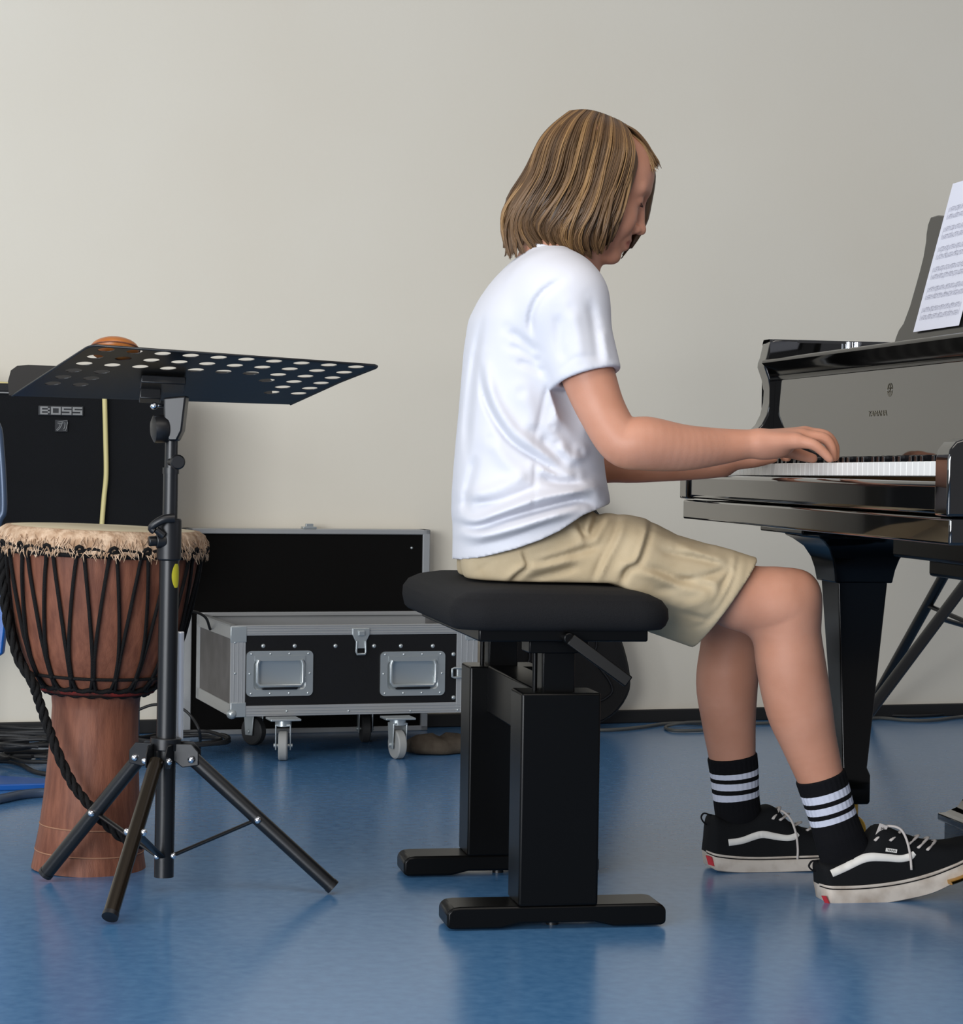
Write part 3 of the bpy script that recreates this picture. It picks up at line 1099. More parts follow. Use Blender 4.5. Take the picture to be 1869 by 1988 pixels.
lbox(m, LW * 0.5 - 0.010, LW * 0.5 + 0.010, LH + 0.004, LH + 0.014, LB0 + 0.004, LB0 + 0.016)
m.build('latch_plate', M_zinc, lid, bevel=0.001)
m = MB()
for x, y in ((LW - 0.05, LH - 0.05), (LW - 0.035, LH - 0.13), (LW - 0.03, LH - 0.2)):
    m.ball(WP(la + x, LB0 + 0.008, y), (0.004, 0.004, 0.003), 8, 0, (E1, EZ, NW))
m.build('screws', M_zinc, lid, smooth=180)

# ------------------------------------------------------------------ guitar bag leaning on the wall behind the bench
bag0 = WP(0, 0, 0)
gb = 5.90
g_c = PPL(1080, 1400, gb * NW, NW)
ga = float(np.dot(g_c, E1))
ol = [(0.0, 0.0), (0.09, 0.006), (0.155, 0.035), (0.195, 0.085), (0.203, 0.13), (0.19, 0.20), (0.162, 0.28), (0.135, 0.36), (0.128, 0.42), (0.140, 0.49), (0.135, 0.55), (0.095, 0.61), (0.055, 0.66), (0.045, 0.75), (0.05, 0.86), (0.03, 0.90), (0.0, 0.905)]
half = catmull([(a, b, 0) for a, b in ol], 44)[:, :2]
full = np.vstack([half, (half * np.array([-1, 1]))[::-1][1:-1]])
bagT = math.radians(4)
def GP(a, h, t):
    return WP(ga + a, gb + math.sin(bagT) * h + math.cos(bagT) * t, math.cos(bagT) * h - math.sin(bagT) * t + 0.008)
m = MB()
cen = np.array([0, 0.28])
R = []
for t, s_ in ((-0.045, 0.90), (-0.048, 0.955), (-0.04, 0.985), (-0.028, 1.0), (0.028, 1.0), (0.04, 0.985), (0.048, 0.955), (0.045, 0.9)):
    R.append([GP(a * s_, cen[1] + (b - cen[1]) * (1 - (1 - s_) * 0.35), t) for a, b in full])
m.rings(R)
bag = m.build('guitar_bag', M_bag, None, smooth=60)
tag(bag, 'black padded guitar bag leaning on the wall behind the piano bench', 'instrument bag')
m = MB()
m.loop([GP(a * 1.002, b, -0.030) for a, b in full], 0.003, 6)
m.build('piping', M_plastic, bag, smooth=60)
m = MB()
m.loop([GP(a * 0.72, 0.06 + b * 0.33, -0.048) for a, b in full[::2]], 0.0035, 6)
m.build('pocket_zip', M_plastic, bag, smooth=60)
# ------------------------------------------------------------------ music stand
SD = 3.84
st = thing('music_stand', 'black perforated-desk orchestra music stand on a tripod in front of the drum', 'music stand', PF(318, 1744))
def Q(x, y, d=SD):
    return P(x, y, d)
m = MB()
m.cyl(Q(318, 1702), Q(329, 1062), 0.0165, n=28)
low = m.build('lower_tube', M_steelb, st, smooth=40)
m = MB()
m.cyl(Q(329, 1060), Q(331.5, 914), 0.0125, n=24)
m.cyl(Q(331.5, 920), Q(331.8, 908), 0.0138, n=24)
m.cyl(Q(331.7, 914), Q(334, 812), 0.0108, n=24)
m.build('upper_tube', M_steelb, st, smooth=40)
# height clamp with lever and knob
m = MB()
m.cyl(Q(327.7, 1088), Q(328.9, 1006), 0.0205, 0.0205, n=28)
m.build('height_clamp', M_plastic, st, smooth=40, bevel=0.003)
m = MB()
m.tube(catmull([Q(338, 1006, 3.815), Q(318, 1008, 3.81), Q(300, 1018, 3.81), Q(294, 1026, 3.812), Q(300, 1031, 3.812)], 14), np.linspace(0.008, 0.006, 14), 10)
m.cyl(Q(303, 1028, 3.812), Q(318, 1040, 3.815), 0.006)
m.build('clamp_lever', M_plastic, st, smooth=60)
m = MB()
m.cyl(Q(288, 1051, 3.82), Q(304, 1050, 3.825), 0.0085, n=16)
m.cyl(Q(303, 1050, 3.825), Q(322, 1050, 3.83), 0.0125, n=16)
m.build('clamp_knob', M_plastic, st, smooth=40, bevel=0.002)
m = MB()
m.lathe([(0.001, 0.0), (0.010, 0.0), (0.0125, 0.003), (0.0125, 0.008), (0.010, 0.011), (0.001, 0.011)], Q(344, 897, 3.805), (0.25, -1, 0), 20)
m.cyl(Q(330, 897, 3.83), Q(344, 897, 3.81), 0.006)
m.build('thumb_screw', M_plastic, st, smooth=50)
# sticker on the lower tube
m = MB()
R = []
ctr0, ctr1 = Q(328.6, 1094), Q(327.6, 1140)
for k in range(13):
    f = k / 12
    w = math.sin(math.pi * (0.06 + 0.88 * f)) ** 0.6
    c = ctr0 + (ctr1 - ctr0) * f
    R.append([c + 0.0167 * np.array([math.cos(a), math.sin(a), 0]) for a in np.linspace(-0.62 - 0.55 * w, -0.62 + 0.55 * w, 9)])
m.rings(R, closed=False, cap=False)
m.build('sticker', M_yell, low, smooth=180)
# tilt bracket under the desk
m = MB()
a3 = np.array([1.0, 0.0, 0]); b3 = np.array([0, 1.0, 0])
def slab(pts, y0, y1):
    m.prism([Q(x, y, SD + y0) for x, y in pts], (0, y1 - y0, 0))
slab([(317, 772), (361, 768), (353, 836), (343, 856), (326, 856), (318, 830)], -0.022, 0.022)
m.build('tilt_bracket', M_steelb, st, smooth=30, bevel=0.003)
m = MB()
m.lathe([(0.001, 0.0), (0.014, 0.001), (0.0225, 0.005), (0.0235, 0.010), (0.0235, 0.022), (0.0215, 0.027), (0.001, 0.028)], Q(293, 833, 3.825), (1, 0.35, 0.05), 28)
m.cyl(Q(305, 833, 3.83), Q(322, 833), 0.006)
m.build('tilt_knob', M_plastic, st, smooth=50)
m = MB()
m.ball(Q(299, 788, 3.83), 0.0065, 14)
m.cyl(Q(299, 788, 3.83), Q(318, 788, 3.84), 0.003)
m.build('bolt', M_chrome, st, smooth=180)
# desk plate
C1, C2, C3, C4 = Q(176, 670, 3.70), Q(738, 710, 3.80), Q(572, 785, 4.05), Q(24, 768, 3.98)
DNn = np.cross(C2 - C1, C4 - C1)
DNn /= np.linalg.norm(DNn)
if DNn[2] < 0:
    DNn = -DNn
def DP(s, t, n=0.0):
    return (1 - s) * (1 - t) * C1 + s * (1 - t) * C2 + s * t * C3 + (1 - s) * t * C4 + n * DNn
# plate made of cells; a cell may hold a round hole
NS, NT = 10, 7
ms, mt = 0.02, 0.0
holes = {(i, j) for i in range(NS) for j in range(3)} | {(i, j) for j in (3, 4, 5) for i in (0, 1, 8, 9)} | {(7, 3)}
cs_, ct_ = 0.96 / NS, 0.93 / NT
m = MB()
def both(Vt, F):
    n = len(Vt)
    m.add([DP(s, t, 0.0007) for s, t in Vt], F)
    m.add([DP(s, t, -0.0007) for s, t in Vt], [f[::-1] for f in F])
for i in range(NS):
    for j in range(NT):
        s0, t0 = ms + i * cs_, 0.0 + j * ct_
        sc, tc_ = s0 + cs_ / 2, t0 + ct_ * 0.42
        sq = []
        n = 24
        for k in range(n):
            a = 2 * math.pi * k / n
            c, q = math.cos(a), math.sin(a)
            f = 1 / max(abs(c), abs(q))
            x = min(max(c * f, -1), 1)
            y = min(max(q * f, -1), 1)
            sq.append((sc + x * cs_ / 2, t0 + ct_ / 2 + y * ct_ / 2))
        if (i, j) in holes:
            ci = [(sc + 0.0268 * math.cos(2 * math.pi * k / n), tc_ + 0.0375 * math.sin(2 * math.pi * k / n)) for k in range(n)]
            both(sq + ci, [(k, (k + 1) % n, n + (k + 1) % n, n + k) for k in range(n)])
            m.add([DP(s, t, 0.0007) for s, t in ci] + [DP(s, t, -0.0007) for s, t in ci], [(k, (k + 1) % n, n + (k + 1) % n, n + k) for k in range(n)])
        else:
            both(sq, [tuple(range(n))])
# margins: rounded near corners, chamfered far ones
def margin(pts):
    both(pts, [tuple(range(len(pts)))])
margin([(0.0, 0.05), (0.006, 0.018), (0.02, 0.0), (0.02, 0.93), (0.0, 0.93)])
margin([(0.98, 0.0), (0.994, 0.018), (1.0, 0.05), (0.985, 0.40), (0.985, 0.93), (0.98, 0.93)])
margin([(0.0, 0.93), (0.985, 0.93), (0.985, 1.0), (0.0, 1.0)])
desk = m.build('desk', M_deskmetal, st, smooth=0)
# folded edges along the plate
m = MB()
m.tube([DP(0.0, 1.0), DP(0.0, 0.05), DP(0.006, 0.018), DP(0.02, 0.0), DP(0.98, 0.0), DP(0.994, 0.018), DP(1.0, 0.05), DP(0.985, 0.4), DP(0.985, 1.0)], 0.0022, 8)
m.build('rolled_edge', M_steelb, desk, smooth=60)
# ledge standing up from the far edge
m = MB()
lg = [(-0.012, 0.0), (-0.018, 0.025), (-0.010, 0.045), (0.012, 0.054), (0.05, 0.056), (0.86, 0.056), (0.895, 0.052), (0.915, 0.042), (0.92, 0.0)]
nf = np.cross(DP(1, 1) - DP(0, 1), DNn)
nf /= np.linalg.norm(nf)
m.prism([DP(s, 1.0, h) for s, h in lg], nf * 0.0016)
m.build('ledge', M_deskmetal, st, smooth=30)
# bracket plate below the desk
m = MB()
bc = DP(0.395, 0.52, -0.011)
es = DP(1, .5) - DP(0, .5); es /= np.linalg.norm(es)
et = np.cross(DNn, es)
m.box(bc, (0.075, 0.055, 0.014), (es, et, DNn))
m.box(DP(0.375, 0.6, -0.024), (0.036, 0.03, 0.022), (es, et, DNn))
m.build('desk_bracket', M_steelb, st, bevel=0.002)
# hub and legs
hubz0, hubz1 = Q(320, 1490)[2], Q(321, 1436)[2]
hc = Q(320.5, 1462)
m = MB()
m.cyl((hc[0], hc[1], hc[2] + 0.006), (hc[0] + 0.001, hc[1], hubz1 + 0.004), 0.026, n=28)
ft = [(np.array([-0.570, 3.565, 0.012])), PF(646, 1722, 0.012), PF(88, 1697, 0.012)]
hubp = []
for f in ft:
    d_ = np.array([f[0] - hc[0], f[1] - hc[1], 0])
    d_ /= np.linalg.norm(d_)
    sd = np.array([-d_[1], d_[0], 0])
    piv = np.array([hc[0], hc[1], hc[2] - 0.008]) + d_ * 0.046
    hubp.append((piv, d_, sd))
    for s_ in (-1, 1):
        c = np.array([hc[0], hc[1], hc[2]]) + d_ * 0.036 + sd * s_ * 0.0165
        m.prism([c + d_ * a + EZ * b for a, b in ((-0.02, 0.018), (0.010, 0.018), (0.022, 0.004), (0.022, -0.018), (-0.005, -0.022), (-0.02, -0.010))], sd * 0.003)
m.build('hub', M_steelb, st, smooth=30, bevel=0.002)
pb = Q(318, 1690)
for i, f in enumerate(ft):
    piv, d_, sd = hubp[i]
    m = MB()
    m.cyl(piv, f, 0.0125, n=20)
    lgo = m.build('leg', M_bronze if i == 0 else M_steelb, st, smooth=40, bevel=0.001)
    e = f + (f - piv) / np.linalg.norm(f - piv) * 0.002
    m = MB()
    m.cyl(f + (piv - f) * 0.02, f + (f - piv) * 0.004, 0.0132, n=20)
    m.build('rubber_tip', M_plastic, lgo, smooth=40)
    mid = piv + (f - piv) * 0.47
    a = np.array([pb[0], pb[1], 0.062]) + d_ * 0.016
    m = MB()
    m.tube([a, mid], 0.0075, 10, flat=0.45)
    m.build('brace', M_steelb, st, smooth=40)
    m = MB()
    for c, rr in ((mid - sd * 0.0135, 0.0062), (piv - sd * 0.02, 0.0062), (a - sd * 0.007, 0.0055)):
        m.ball(c if c[1] < 9 else c, rr, 12)
    for c, rr in ((mid + sd * 0.0135, 0.0062), (piv + sd * 0.02, 0.0062)):
        m.ball(c, rr, 12)
    m.build('bolt', M_chrome, st, smooth=180)
# chrome rod beside the tube
m = MB()
m.cyl(P(346.5, 1437, 3.875), P(348.5, 1226, 3.875), 0.0078, n=24)
m.build('chrome_rod', M_rod, st, smooth=40, bevel=0.002)
# something round and wooden lying on the desk
dc = DP(0.150, 0.25, 0.0200)
m = MB()
m.ball(dc, (0.040, 0.043, 0.0185), 28, 0, (es, et, DNn))
sh = m.build('wooden_shaker', M_orange, None, smooth=180)
tag(sh, 'round orange brown wooden object lying on the music stand desk', 'percussion')
m = MB()
m.loop([dc + es * 0.0413 * math.cos(t) + et * 0.0433 * math.sin(t) for t in np.linspace(0, 2 * math.pi, 33)[:-1]], 0.0012, 6)
m.build('seam', M_djwood, sh, smooth=180)

# ------------------------------------------------------------------ djembe drum
DD = 4.06
dj = thing('djembe', 'reddish wooden goblet hand drum with goat skin head and black rope lacing', 'drum', PF(172, 1703 - 12))
b0 = PF(172, 1690)
b0[1] = DD
b0 = np.array([P(172, 1690, DD)[0], DD, 0.0])
tp = P(199, 1062, DD)
ax_ = (tp - b0)
HT = np.linalg.norm(ax_)
ax_ /= HT
def yh(y):
    return (P(180, y, DD)[2]) / ax_[2]
prof = []
for y, r in ((1709, 106), (1705, 110), (1690, 110.5), (1652, 105), (1648, 104), (1645, 105), (1602, 98), (1598, 97), (1595, 97.5), (1540, 92), (1480, 88), (1420, 84.5), (1372, 83.5), (1350, 86), (1338, 100), (1322, 118), (1300, 133), (1270, 147), (1230, 160), (1190, 169), (1150, 177), (1110, 184), (1075, 188), (1050, 190)):
    prof.append((r / 4453 * DD, max(yh(y), 0.0)))
m = MB()
m.lathe(prof, b0, ax_, 64)
shell = m.build('shell', M_djwood, dj, smooth=60)
dx, dy, _ = basis(ax_)
def djr(h):
    hs = [p[1] for p in prof]
    return float(np.interp(h, hs, [p[0] for p in prof]))
def DJ(ang, h, off=0.0):
    r = djr(h) + off
    return b0 + ax_ * h + r * (math.cos(ang) * dx + math.sin(ang) * dy)
def djring(name, h, rad, off, material, n=96, wob=0.0, parent=dj, nn=8):
    m = MB()
    pts = [DJ(t, h + wob * math.sin(20 * t), off) for t in np.linspace(0, 2 * math.pi, n + 1)[:-1]]
    m.loop(pts, rad, nn)
    return m.build(name, material, parent, smooth=60)
djring('carved_groove', yh(1598), 0.0012, 0.0006, M_djline, parent=shell)
djring('carved_groove', yh(1648), 0.0012, 0.0006, M_djline, parent=shell)
htop = yh(1023)
hr = yh(1066)
# skin head and the hairy collar folded over the ring
m = MB()
m.lathe([(0.001, htop + 0.001), (0.10, htop + 0.001), (0.158, htop), (0.168, htop - 0.002), (0.175, htop - 0.009), (0.176, htop - 0.02)], b0, ax_, 64)
m.build('drumhead', M_skin_dj, dj, smooth=60)
m = MB()
R = []
n = 160
rs = np.random.default_rng(4)
ph = rs.uniform(0, 6.28, 8)
for k, (r, h) in enumerate(((0.160, htop - 0.0005), (0.170, htop - 0.001), (0.178, htop - 0.007), (0.182, htop - 0.018), (0.1835, htop - 0.028), (0.1835, hr + 0.004), (0.180, hr - 0.004), (0.174, hr - 0.001), (0.172, hr + 0.01))):
    ring = []
    for i in range(n):
        t = 2 * math.pi * i / n
        w = sum(math.sin((5 + 4 * q) * t + ph[q]) for q in range(5)) / 5
        jag = 0.006 * w * (k in (5, 6, 7)) + 0.003 * rs.normal() * (k in (3, 4, 5, 6))
        ring.append(b0 + ax_ * (h + jag) + (r + 0.0022 * w * (k > 1) + 0.0012 * rs.normal() * (k > 1)) * (math.cos(t) * dx + math.sin(t) * dy))
    R.append(ring)
m.rings(R, True, False)
# tufts
for i in range(900):
    t = rs.uniform(0, 6.2832)
    h0 = rs.uniform(hr, htop - 0.012)
    e_ = np.array(math.cos(t) * dx + math.sin(t) * dy)
    tg = -math.sin(t) * dx + math.cos(t) * dy
    p0 = b0 + ax_ * h0 + 0.182 * e_
    L = rs.uniform(0.008, 0.018)
    p1 = p0 + e_ * rs.uniform(0.001, 0.006) - ax_ * L + tg * rs.normal() * 0.006
    m.tube([p0, (p0 + p1) / 2 + e_ * 0.002, p1], [0.0011, 0.0010, 0.0002], 4, cap=False)
m.build('goat_hair_collar', M_fur, dj, smooth=60)
djring('top_ring', hr - 0.004, 0.0042, 0.006, M_rope, 120)
djring('top_ring', hr + 0.005, 0.0030, 0.0105, M_rope, 120, 0.003)
hl, hb = yh(1306), yh(1334)
djring('lower_ring', hl, 0.0028, 0.004, M_rope, 96, 0.0)
djring('lower_ring', hb + 0.004, 0.0042, 0.005, M_rope, 96, 0.002)
djring('lower_ring', hb - 0.006, 0.0042, 0.004, M_rope, 96, -0.002)
djring('cloth_wrapped_ring', hb - 0.001, 0.0055, 0.004, M_redcloth, 96)
NV = 20
m = MB()
for k in range(NV):
    a0 = 2 * math.pi * (k + 0.35) / NV
    st_ = 2 * math.pi / NV
    for sg in (-1, 1):
        pts = []
        for f in np.linspace(0, 1, 14):
            h = hr + 0.002 + (hl - hr) * f
            a = a0 + sg * st_ * (0.37 * max(0.0, 1 - f / 0.86) ** 1.15 + 0.03)
            pts.append(DJ(a, h, 0.0045 + 0.002 * (f < 0.05)))
        m.tube(pts, 0.0034, 6)
    # twisted part down to the lower ring
    for sg in (-1, 1):
        pts = [DJ(a0 + sg * st_ * (0.035 + 0.20 * f ** 1.5), hl + (hb - 0.006 - hl) * f, 0.005) for f in np.linspace(0, 1, 6)]
        m.tube(pts, 0.003, 6)
    m.ball(DJ(a0, hl, 0.006), 0.0045, 8)
    # loop over the top ring
    m.tube([DJ(a0 - st_ * 0.34, hr - 0.004, 0.008), DJ(a0 - st_ * 0.42, hr + 0.010, 0.014), DJ(a0 - st_ * 0.5, hr + 0.012, 0.015), DJ(a0 - st_ * 0.58, hr + 0.010, 0.014), DJ(a0 - st_ * 0.66, hr - 0.004, 0.008)], 0.003, 6)
m.build('rope_lacing', M_rope, dj, smooth=60)
# braided carrying rope hanging on the left
pp = [(8, 1060, 3.99), (6, 1120, 3.98), (14, 1200, 3.98), (34, 1275, 3.97), (62, 1322, 3.95), (76, 1362, 3.95), (92, 1408, 3.95), (112, 1462, 3.94), (140, 1520, 3.935), (172, 1562, 3.93), (206, 1600, 3.935), (250, 1635, 3.96), (282, 1640, 4.02)]
path = catmull([P(*q) for q in pp], 150)
m = MB()
T_ = np.gradient(path, axis=0)
T_ /= np.linalg.norm(T_, axis=1)[:, None]
for s_ in range(3):
    pts = []
    for i, c in enumerate(path):
        x, y, z = basis(T_[i])
        a = i * 0.42 + s_ * 2.094
        pts.append(c + 0.0048 * (math.cos(a) * x + math.sin(a) * y))
    m.tube(pts, 0.0046, 6)
m.build('braided_strap', M_rope, dj, smooth=60)

# ------------------------------------------------------------------ guitar amplifier on its stand
AB = 5.70
ar = float(np.dot(PPL(341, 900, AB * NW, NW), E1))
AWd, AZ0, AZ1 = 0.53, 0.428, 0.905
amp = thing('guitar_amplifier', 'black combo guitar amplifier with silver badge on the stand at far left', 'amplifier', WP(ar - AWd / 2, AB + 0.12, AZ0))
def abox(m, x0, x1, y0, y1, b0_, b1_):
    return m.box(WP(ar - AWd + (x0 + x1) / 2, (b0_ + b1_) / 2, (y0 + y1) / 2), (x1 - x0, b1_ - b0_, y1 - y0), AXW)
m = MB()
abox(m, 0, AWd, AZ0, AZ1, AB + 0.012, AB + 0.24)
for (x0, x1, y0, y1) in ((0, AWd, AZ1 - 0.022, AZ1), (0, AWd, AZ0, AZ0 + 0.02), (0, 0.018, AZ0, AZ1), (AWd - 0.018, AWd, AZ0, AZ1)):
    abox(m, x0, x1, y0, y1, AB - 0.004, AB + 0.013)
m.build('cabinet', M_tolex, amp, smooth=0, bevel=0.004)
m = MB()
abox(m, 0.018, AWd - 0.018, AZ0 + 0.02, AZ1 - 0.024, AB + 0.004, AB + 0.012)
gr = m.build('grille', M_grille, amp, smooth=0)
m = MB()
abox(m, 0.018, AWd - 0.018, AZ1 - 0.0245, AZ1 - 0.021, AB - 0.002, AB + 0.006)
m.build('piping', M_badge, amp, smooth=0)
m = MB()
pts = [WP(ar - AWd / 2 + x, AB + 0.12, z) for x, z in ((-0.11, AZ1), (-0.105, AZ1 + 0.02), (-0.08, AZ1 + 0.026), (0.08, AZ1 + 0.026), (0.105, AZ1 + 0.02), (0.11, AZ1))]
m.tube(pts, 0.010, 8, flat=0.5)
m.build('carry_handle', M_plastic, amp, smooth=50)
for x in (0.05, AWd - 0.05):
    m = MB(); m.cyl(WP(ar - AWd + x, AB + 0.06, AZ0 - 0.014), WP(ar - AWd + x, AB + 0.06, AZ0), 0.016)
    m.cyl(WP(ar - AWd + x, AB + 0.19, AZ0 - 0.014), WP(ar - AWd + x, AB + 0.19, AZ0), 0.016)
    m.build('rubber_feet', M_plastic, amp)
# badge with letters
def apx(x, y):
    q = PPL(x, y, AB * NW, NW)
    return float(np.dot(q, E1)), float(q[2])
x0, z1 = apx(75, 787)
x1, z0 = apx(162, 808)
m = MB()
m.box(WP((x0 + x1) / 2, AB + 0.0015, (z0 + z1) / 2), (x1 - x0, 0.005, z1 - z0), AXW)
bd = m.build('badge', M_badged, gr, smooth=0, bevel=0.0015)
glyph = {'B': ['11110', '10001', '11110', '10001', '11110'], 'O': ['11111', '10001', '10001', '10001', '11111'], 'S': ['11111', '10000', '11111', '00001', '11111']}
for k, ch in enumerate('BOSS'):
    m = MB()
    w4 = (x1 - x0 - 0.004) / 4
    gx = x0 + 0.002 + k * w4
    cw, chh = (w4 - 0.003) / 5, (z1 - z0 - 0.005) / 5
    for r_ in range(5):
        row = glyph[ch][r_]
        c_ = 0
        while c_ < 5:
            if row[c_] == '1':
                e_ = c_
                while e_ < 5 and row[e_] == '1':
                    e_ += 1
                m.box(WP(gx + cw * (c_ + e_) / 2 + 0.0015, AB - 0.0022, z1 - 0.0025 - chh * (r_ + 0.5)), (cw * (e_ - c_), 0.003, chh), AXW)
                c_ = e_
            else:
                c_ += 1
    m.build('letter', M_badge, bd, smooth=0)
# brush-stroke emblem below the badge
ex0, ez1 = apx(107, 815)
ex1, ez0 = apx(131, 838)
def EM(a, b):
    return WP(ex0 + (ex1 - ex0) * a, AB - 0.001, ez0 + (ez1 - ez0) * b)
m = MB()
m.box(WP((ex0 + ex1) / 2, AB + 0.0015, (ez0 + ez1) / 2), (ex1 - ex0, 0.004, ez1 - ez0), AXW, 1)
for pts, r in (([(0.18, 0.80), (0.55, 0.86), (0.96, 0.98), (0.99, 0.75), (0.92, 0.35), (0.84, 0.08), (0.62, 0.14)], 0.0011),
               ([(0.20, 0.66), (0.52, 0.70), (0.80, 0.78), (0.78, 0.40), (0.70, 0.22)], 0.0011),
               ([(0.58, 0.82), (0.50, 0.50), (0.34, 0.22), (0.14, 0.04)], 0.0013),
               ([(0.42, 0.68), (0.36, 0.46), (0.22, 0.24), (0.10, 0.14)], 0.0009)):
    m.tube([EM(a, b) for a, b in pts], r, 6)
m.build('emblem', [M_badge, M_badged], gr, smooth=60)
# stand under it
sd_ = thing('amplifier_stand', 'low dark stand with thin legs carrying the guitar amplifier', 'stand', WP(ar - 0.3, AB + 0.12, 0))
m = MB()
abox(m, 0.0, AWd - 0.01, 0.392, 0.4135, AB + 0.02, AB + 0.23)
m.build('top', M_satin, sd_, bevel=0.004)
lx = apx(271, 1380)[0] - (ar - AWd)
for x in (0.03, lx):
    for b_ in (AB + 0.05, AB + 0.20):
        m = MB()
        m.cyl(WP(ar - AWd + x, b_, 0.0), WP(ar - AWd + x, b_, 0.394), 0.0085)
        m.build('leg', M_bluegrey, sd_)

# ------------------------------------------------------------------ cables
def cable(name, label, pts, r, material, n=80, kind=None):
    m = MB().tube(catmull(pts, n), r, 8)
    o = m.build(name, material, None, smooth=60)
    return tag(o, label, 'cable')
q = AB - 0.006
def AQ(x, y, b=q):
    return PPL(x, y, b * NW, NW)
zt = AZ1 + 0.0045
def AT(a, b):
    return WP(a, b, zt)
a205 = float(np.dot(AQ(203, 800), E1))
cable('cream_cable', 'cream cable draped over the amplifier and hanging down its front',
      [AT(a205 - 0.34, AB + 0.20) + EZ * 0.04, AT(a205 - 0.25, AB + 0.17), AT(a205 - 0.1, AB + 0.09), AT(a205 - 0.01, AB + 0.02), WP(a205, AB - 0.004, zt - 0.001), AQ(203, 770, q - 0.006), AQ(205, 850, q), AQ(206, 920, q), AQ(202, 965, q), AQ(198, 1015, q - 0.004), AQ(194, 1080, q - 0.008), AQ(196, 1110, q - 0.006)], 0.0062, M_cream, 120)
def FLp(x, y, z=0.006):
    return PF(x, y, z)
m = MB()
rr = random.Random(5)
for k in range(15):
    cx, cy = -0.98 + rr.uniform(-0.22, 0.26), 5.44 + rr.uniform(-0.16, 0.20)
    ra, rb = rr.uniform(0.09, 0.17), rr.uniform(0.05, 0.12)
    ph_ = rr.uniform(0, 6.28)
    zz = 0.006 + 0.0068 * (k % 8)
    pts = []
    for t in np.linspace(0, 5.6 + rr.uniform(0, 6), 46):
        pts.append((cx + ra * math.cos(t + ph_) * (1 + 0.1 * math.sin(3 * t)), cy + rb * math.sin(t + ph_) + 0.01 * math.sin(2 * t), zz + 0.004 * (1 + math.sin(2.3 * t + k))))
    m.tube(pts, 0.0048, 6)
pile = m.build('cable_pile', M_cableb, None, smooth=60)
tag(pile, 'tangled heap of black cables on the floor beside the drum foot', 'cables')
pile['kind'] = 'stuff'
cable('black_cable', 'black cable lying across the floor in front of the cable heap',
      [FLp(-60, 1492), FLp(-20, 1478), FLp(30, 1480), FLp(70, 1499), FLp(120, 1502), FLp(180, 1486), FLp(235, 1455), FLp(280, 1436)], 0.0055, M_cableb)
cable('thin_black_cable', 'thin black cable arching over the corner of the open flight case',
      [P(322, 1310, 5.65), P(338, 1236, 5.66), P(352, 1200, 5.68), P(372, 1187, 5.70), P(398, 1198, 5.74), P(408, 1222, 5.78)], 0.0035, M_cableb)
cable('looped_black_cable', 'looped black cable hanging beside the flight case and down to the floor',
      [P(268, 1378, 5.5), P(300, 1368, 5.5), P(345, 1372, 5.48), P(372, 1392, 5.47), P(388, 1425, 5.46), PF(384, 1462, 0.004), PF(360, 1478, 0.004), PF(300, 1470, 0.004)], 0.0035, M_cableb)
ba = 5.985
cable('grey_cable', 'grey cable coiled on the floor along the skirting behind the legs',
      [FLp(1120, 1416), FLp(1180, 1417), FLp(1240, 1412), FLp(1300, 1404), FLp(1370, 1405), FLp(1400, 1411), FLp(1370, 1417), FLp(1310, 1418), FLp(1292, 1411), FLp(1330, 1403, 0.014), FLp(1400, 1402), FLp(1470, 1404), FLp(1560, 1400), FLp(1640, 1396)], 0.0045, M_cableg, 140)
cable('brown_grey_cable', 'brownish grey cable along the skirting right of the piano leg',
      [FLp(1640, 1404), FLp(1700, 1394), FLp(1760, 1398), FLp(1810, 1398), FLp(1869, 1391), FLp(1930, 1388)], 0.0045, M_cableg, 60)
cable('dark_cable', 'dark cable along the skirting under the piano',
      [FLp(1650, 1390), FLp(1710, 1388), FLp(1780, 1390), FLp(1850, 1385), FLp(1930, 1380)], 0.0045, M_cableb, 60)

# ------------------------------------------------------------------ blue chair and mat at the left edge
ch = thing('blue_chair', 'blue plastic chair with grey sled legs cut off by the left edge', 'chair', (-1.12, 4.86, 0))
cd = 4.88
def CH(x, y, d=cd):
    return P(x, y, d)
m = MB()
sec = [(0.0, 0.44), (0.0, 0.455), (-0.10, 0.452), (-0.30, 0.44), (-0.40, 0.455), (-0.42, 0.48), (-0.47, 0.82), (-0.485, 0.82), (-0.44, 0.47), (-0.41, 0.44), (-0.30, 0.425), (-0.10, 0.437)]
xr = CH(-2, 1200)[0]
m.prism([(xr + a, cd - 0.05, z) for a, z in sec], (0, 0.40, 0))
m.build('shell', M_blue, ch, smooth=40, bevel=0.006)
m = MB()
m.prism([CH(-30, 1120), CH(-2, 1128), CH(9, 1165), CH(10, 1215), CH(4, 1270), CH(-30, 1290)], (0, 0.03, 0))
m.build('side_flap', M_blue, ch, smooth=40, bevel=0.004)
m = MB()
for d_ in (cd, ):
    m.tube(catmull([(xr - 0.46, d_ + 0.02, 0.80), CH(-50, 815, d_), CH(-8, 822, d_), CH(2, 880, d_), CH(7, 985, d_), CH(-2, 1012, d_), CH(-30, 1100, d_)], 30), 0.008, 10)
    m.tube(catmull([(xr - 0.15, d_ + 0.1, 0.43), (xr - 0.05, d_ + 0.05, 0.2), PF(-40, 1556, 0.010), PF(0, 1551, 0.010), PF(40, 1543, 0.010), PF(85, 1539, 0.010), PF(150, 1540, 0.010)], 50), 0.010, 10)
m.build('frame', M_bluegrey, ch, smooth=60)
mtp = [PF(-120, 1545, 0.0), PF(-20, 1536, 0.0), PF(90, 1533, 0.0), PF(130, 1526, 0.0), PF(-20, 1516, 0.0), PF(-160, 1506, 0.0)]
m = MB()
m.prism(mtp, (0, 0, 0.014))
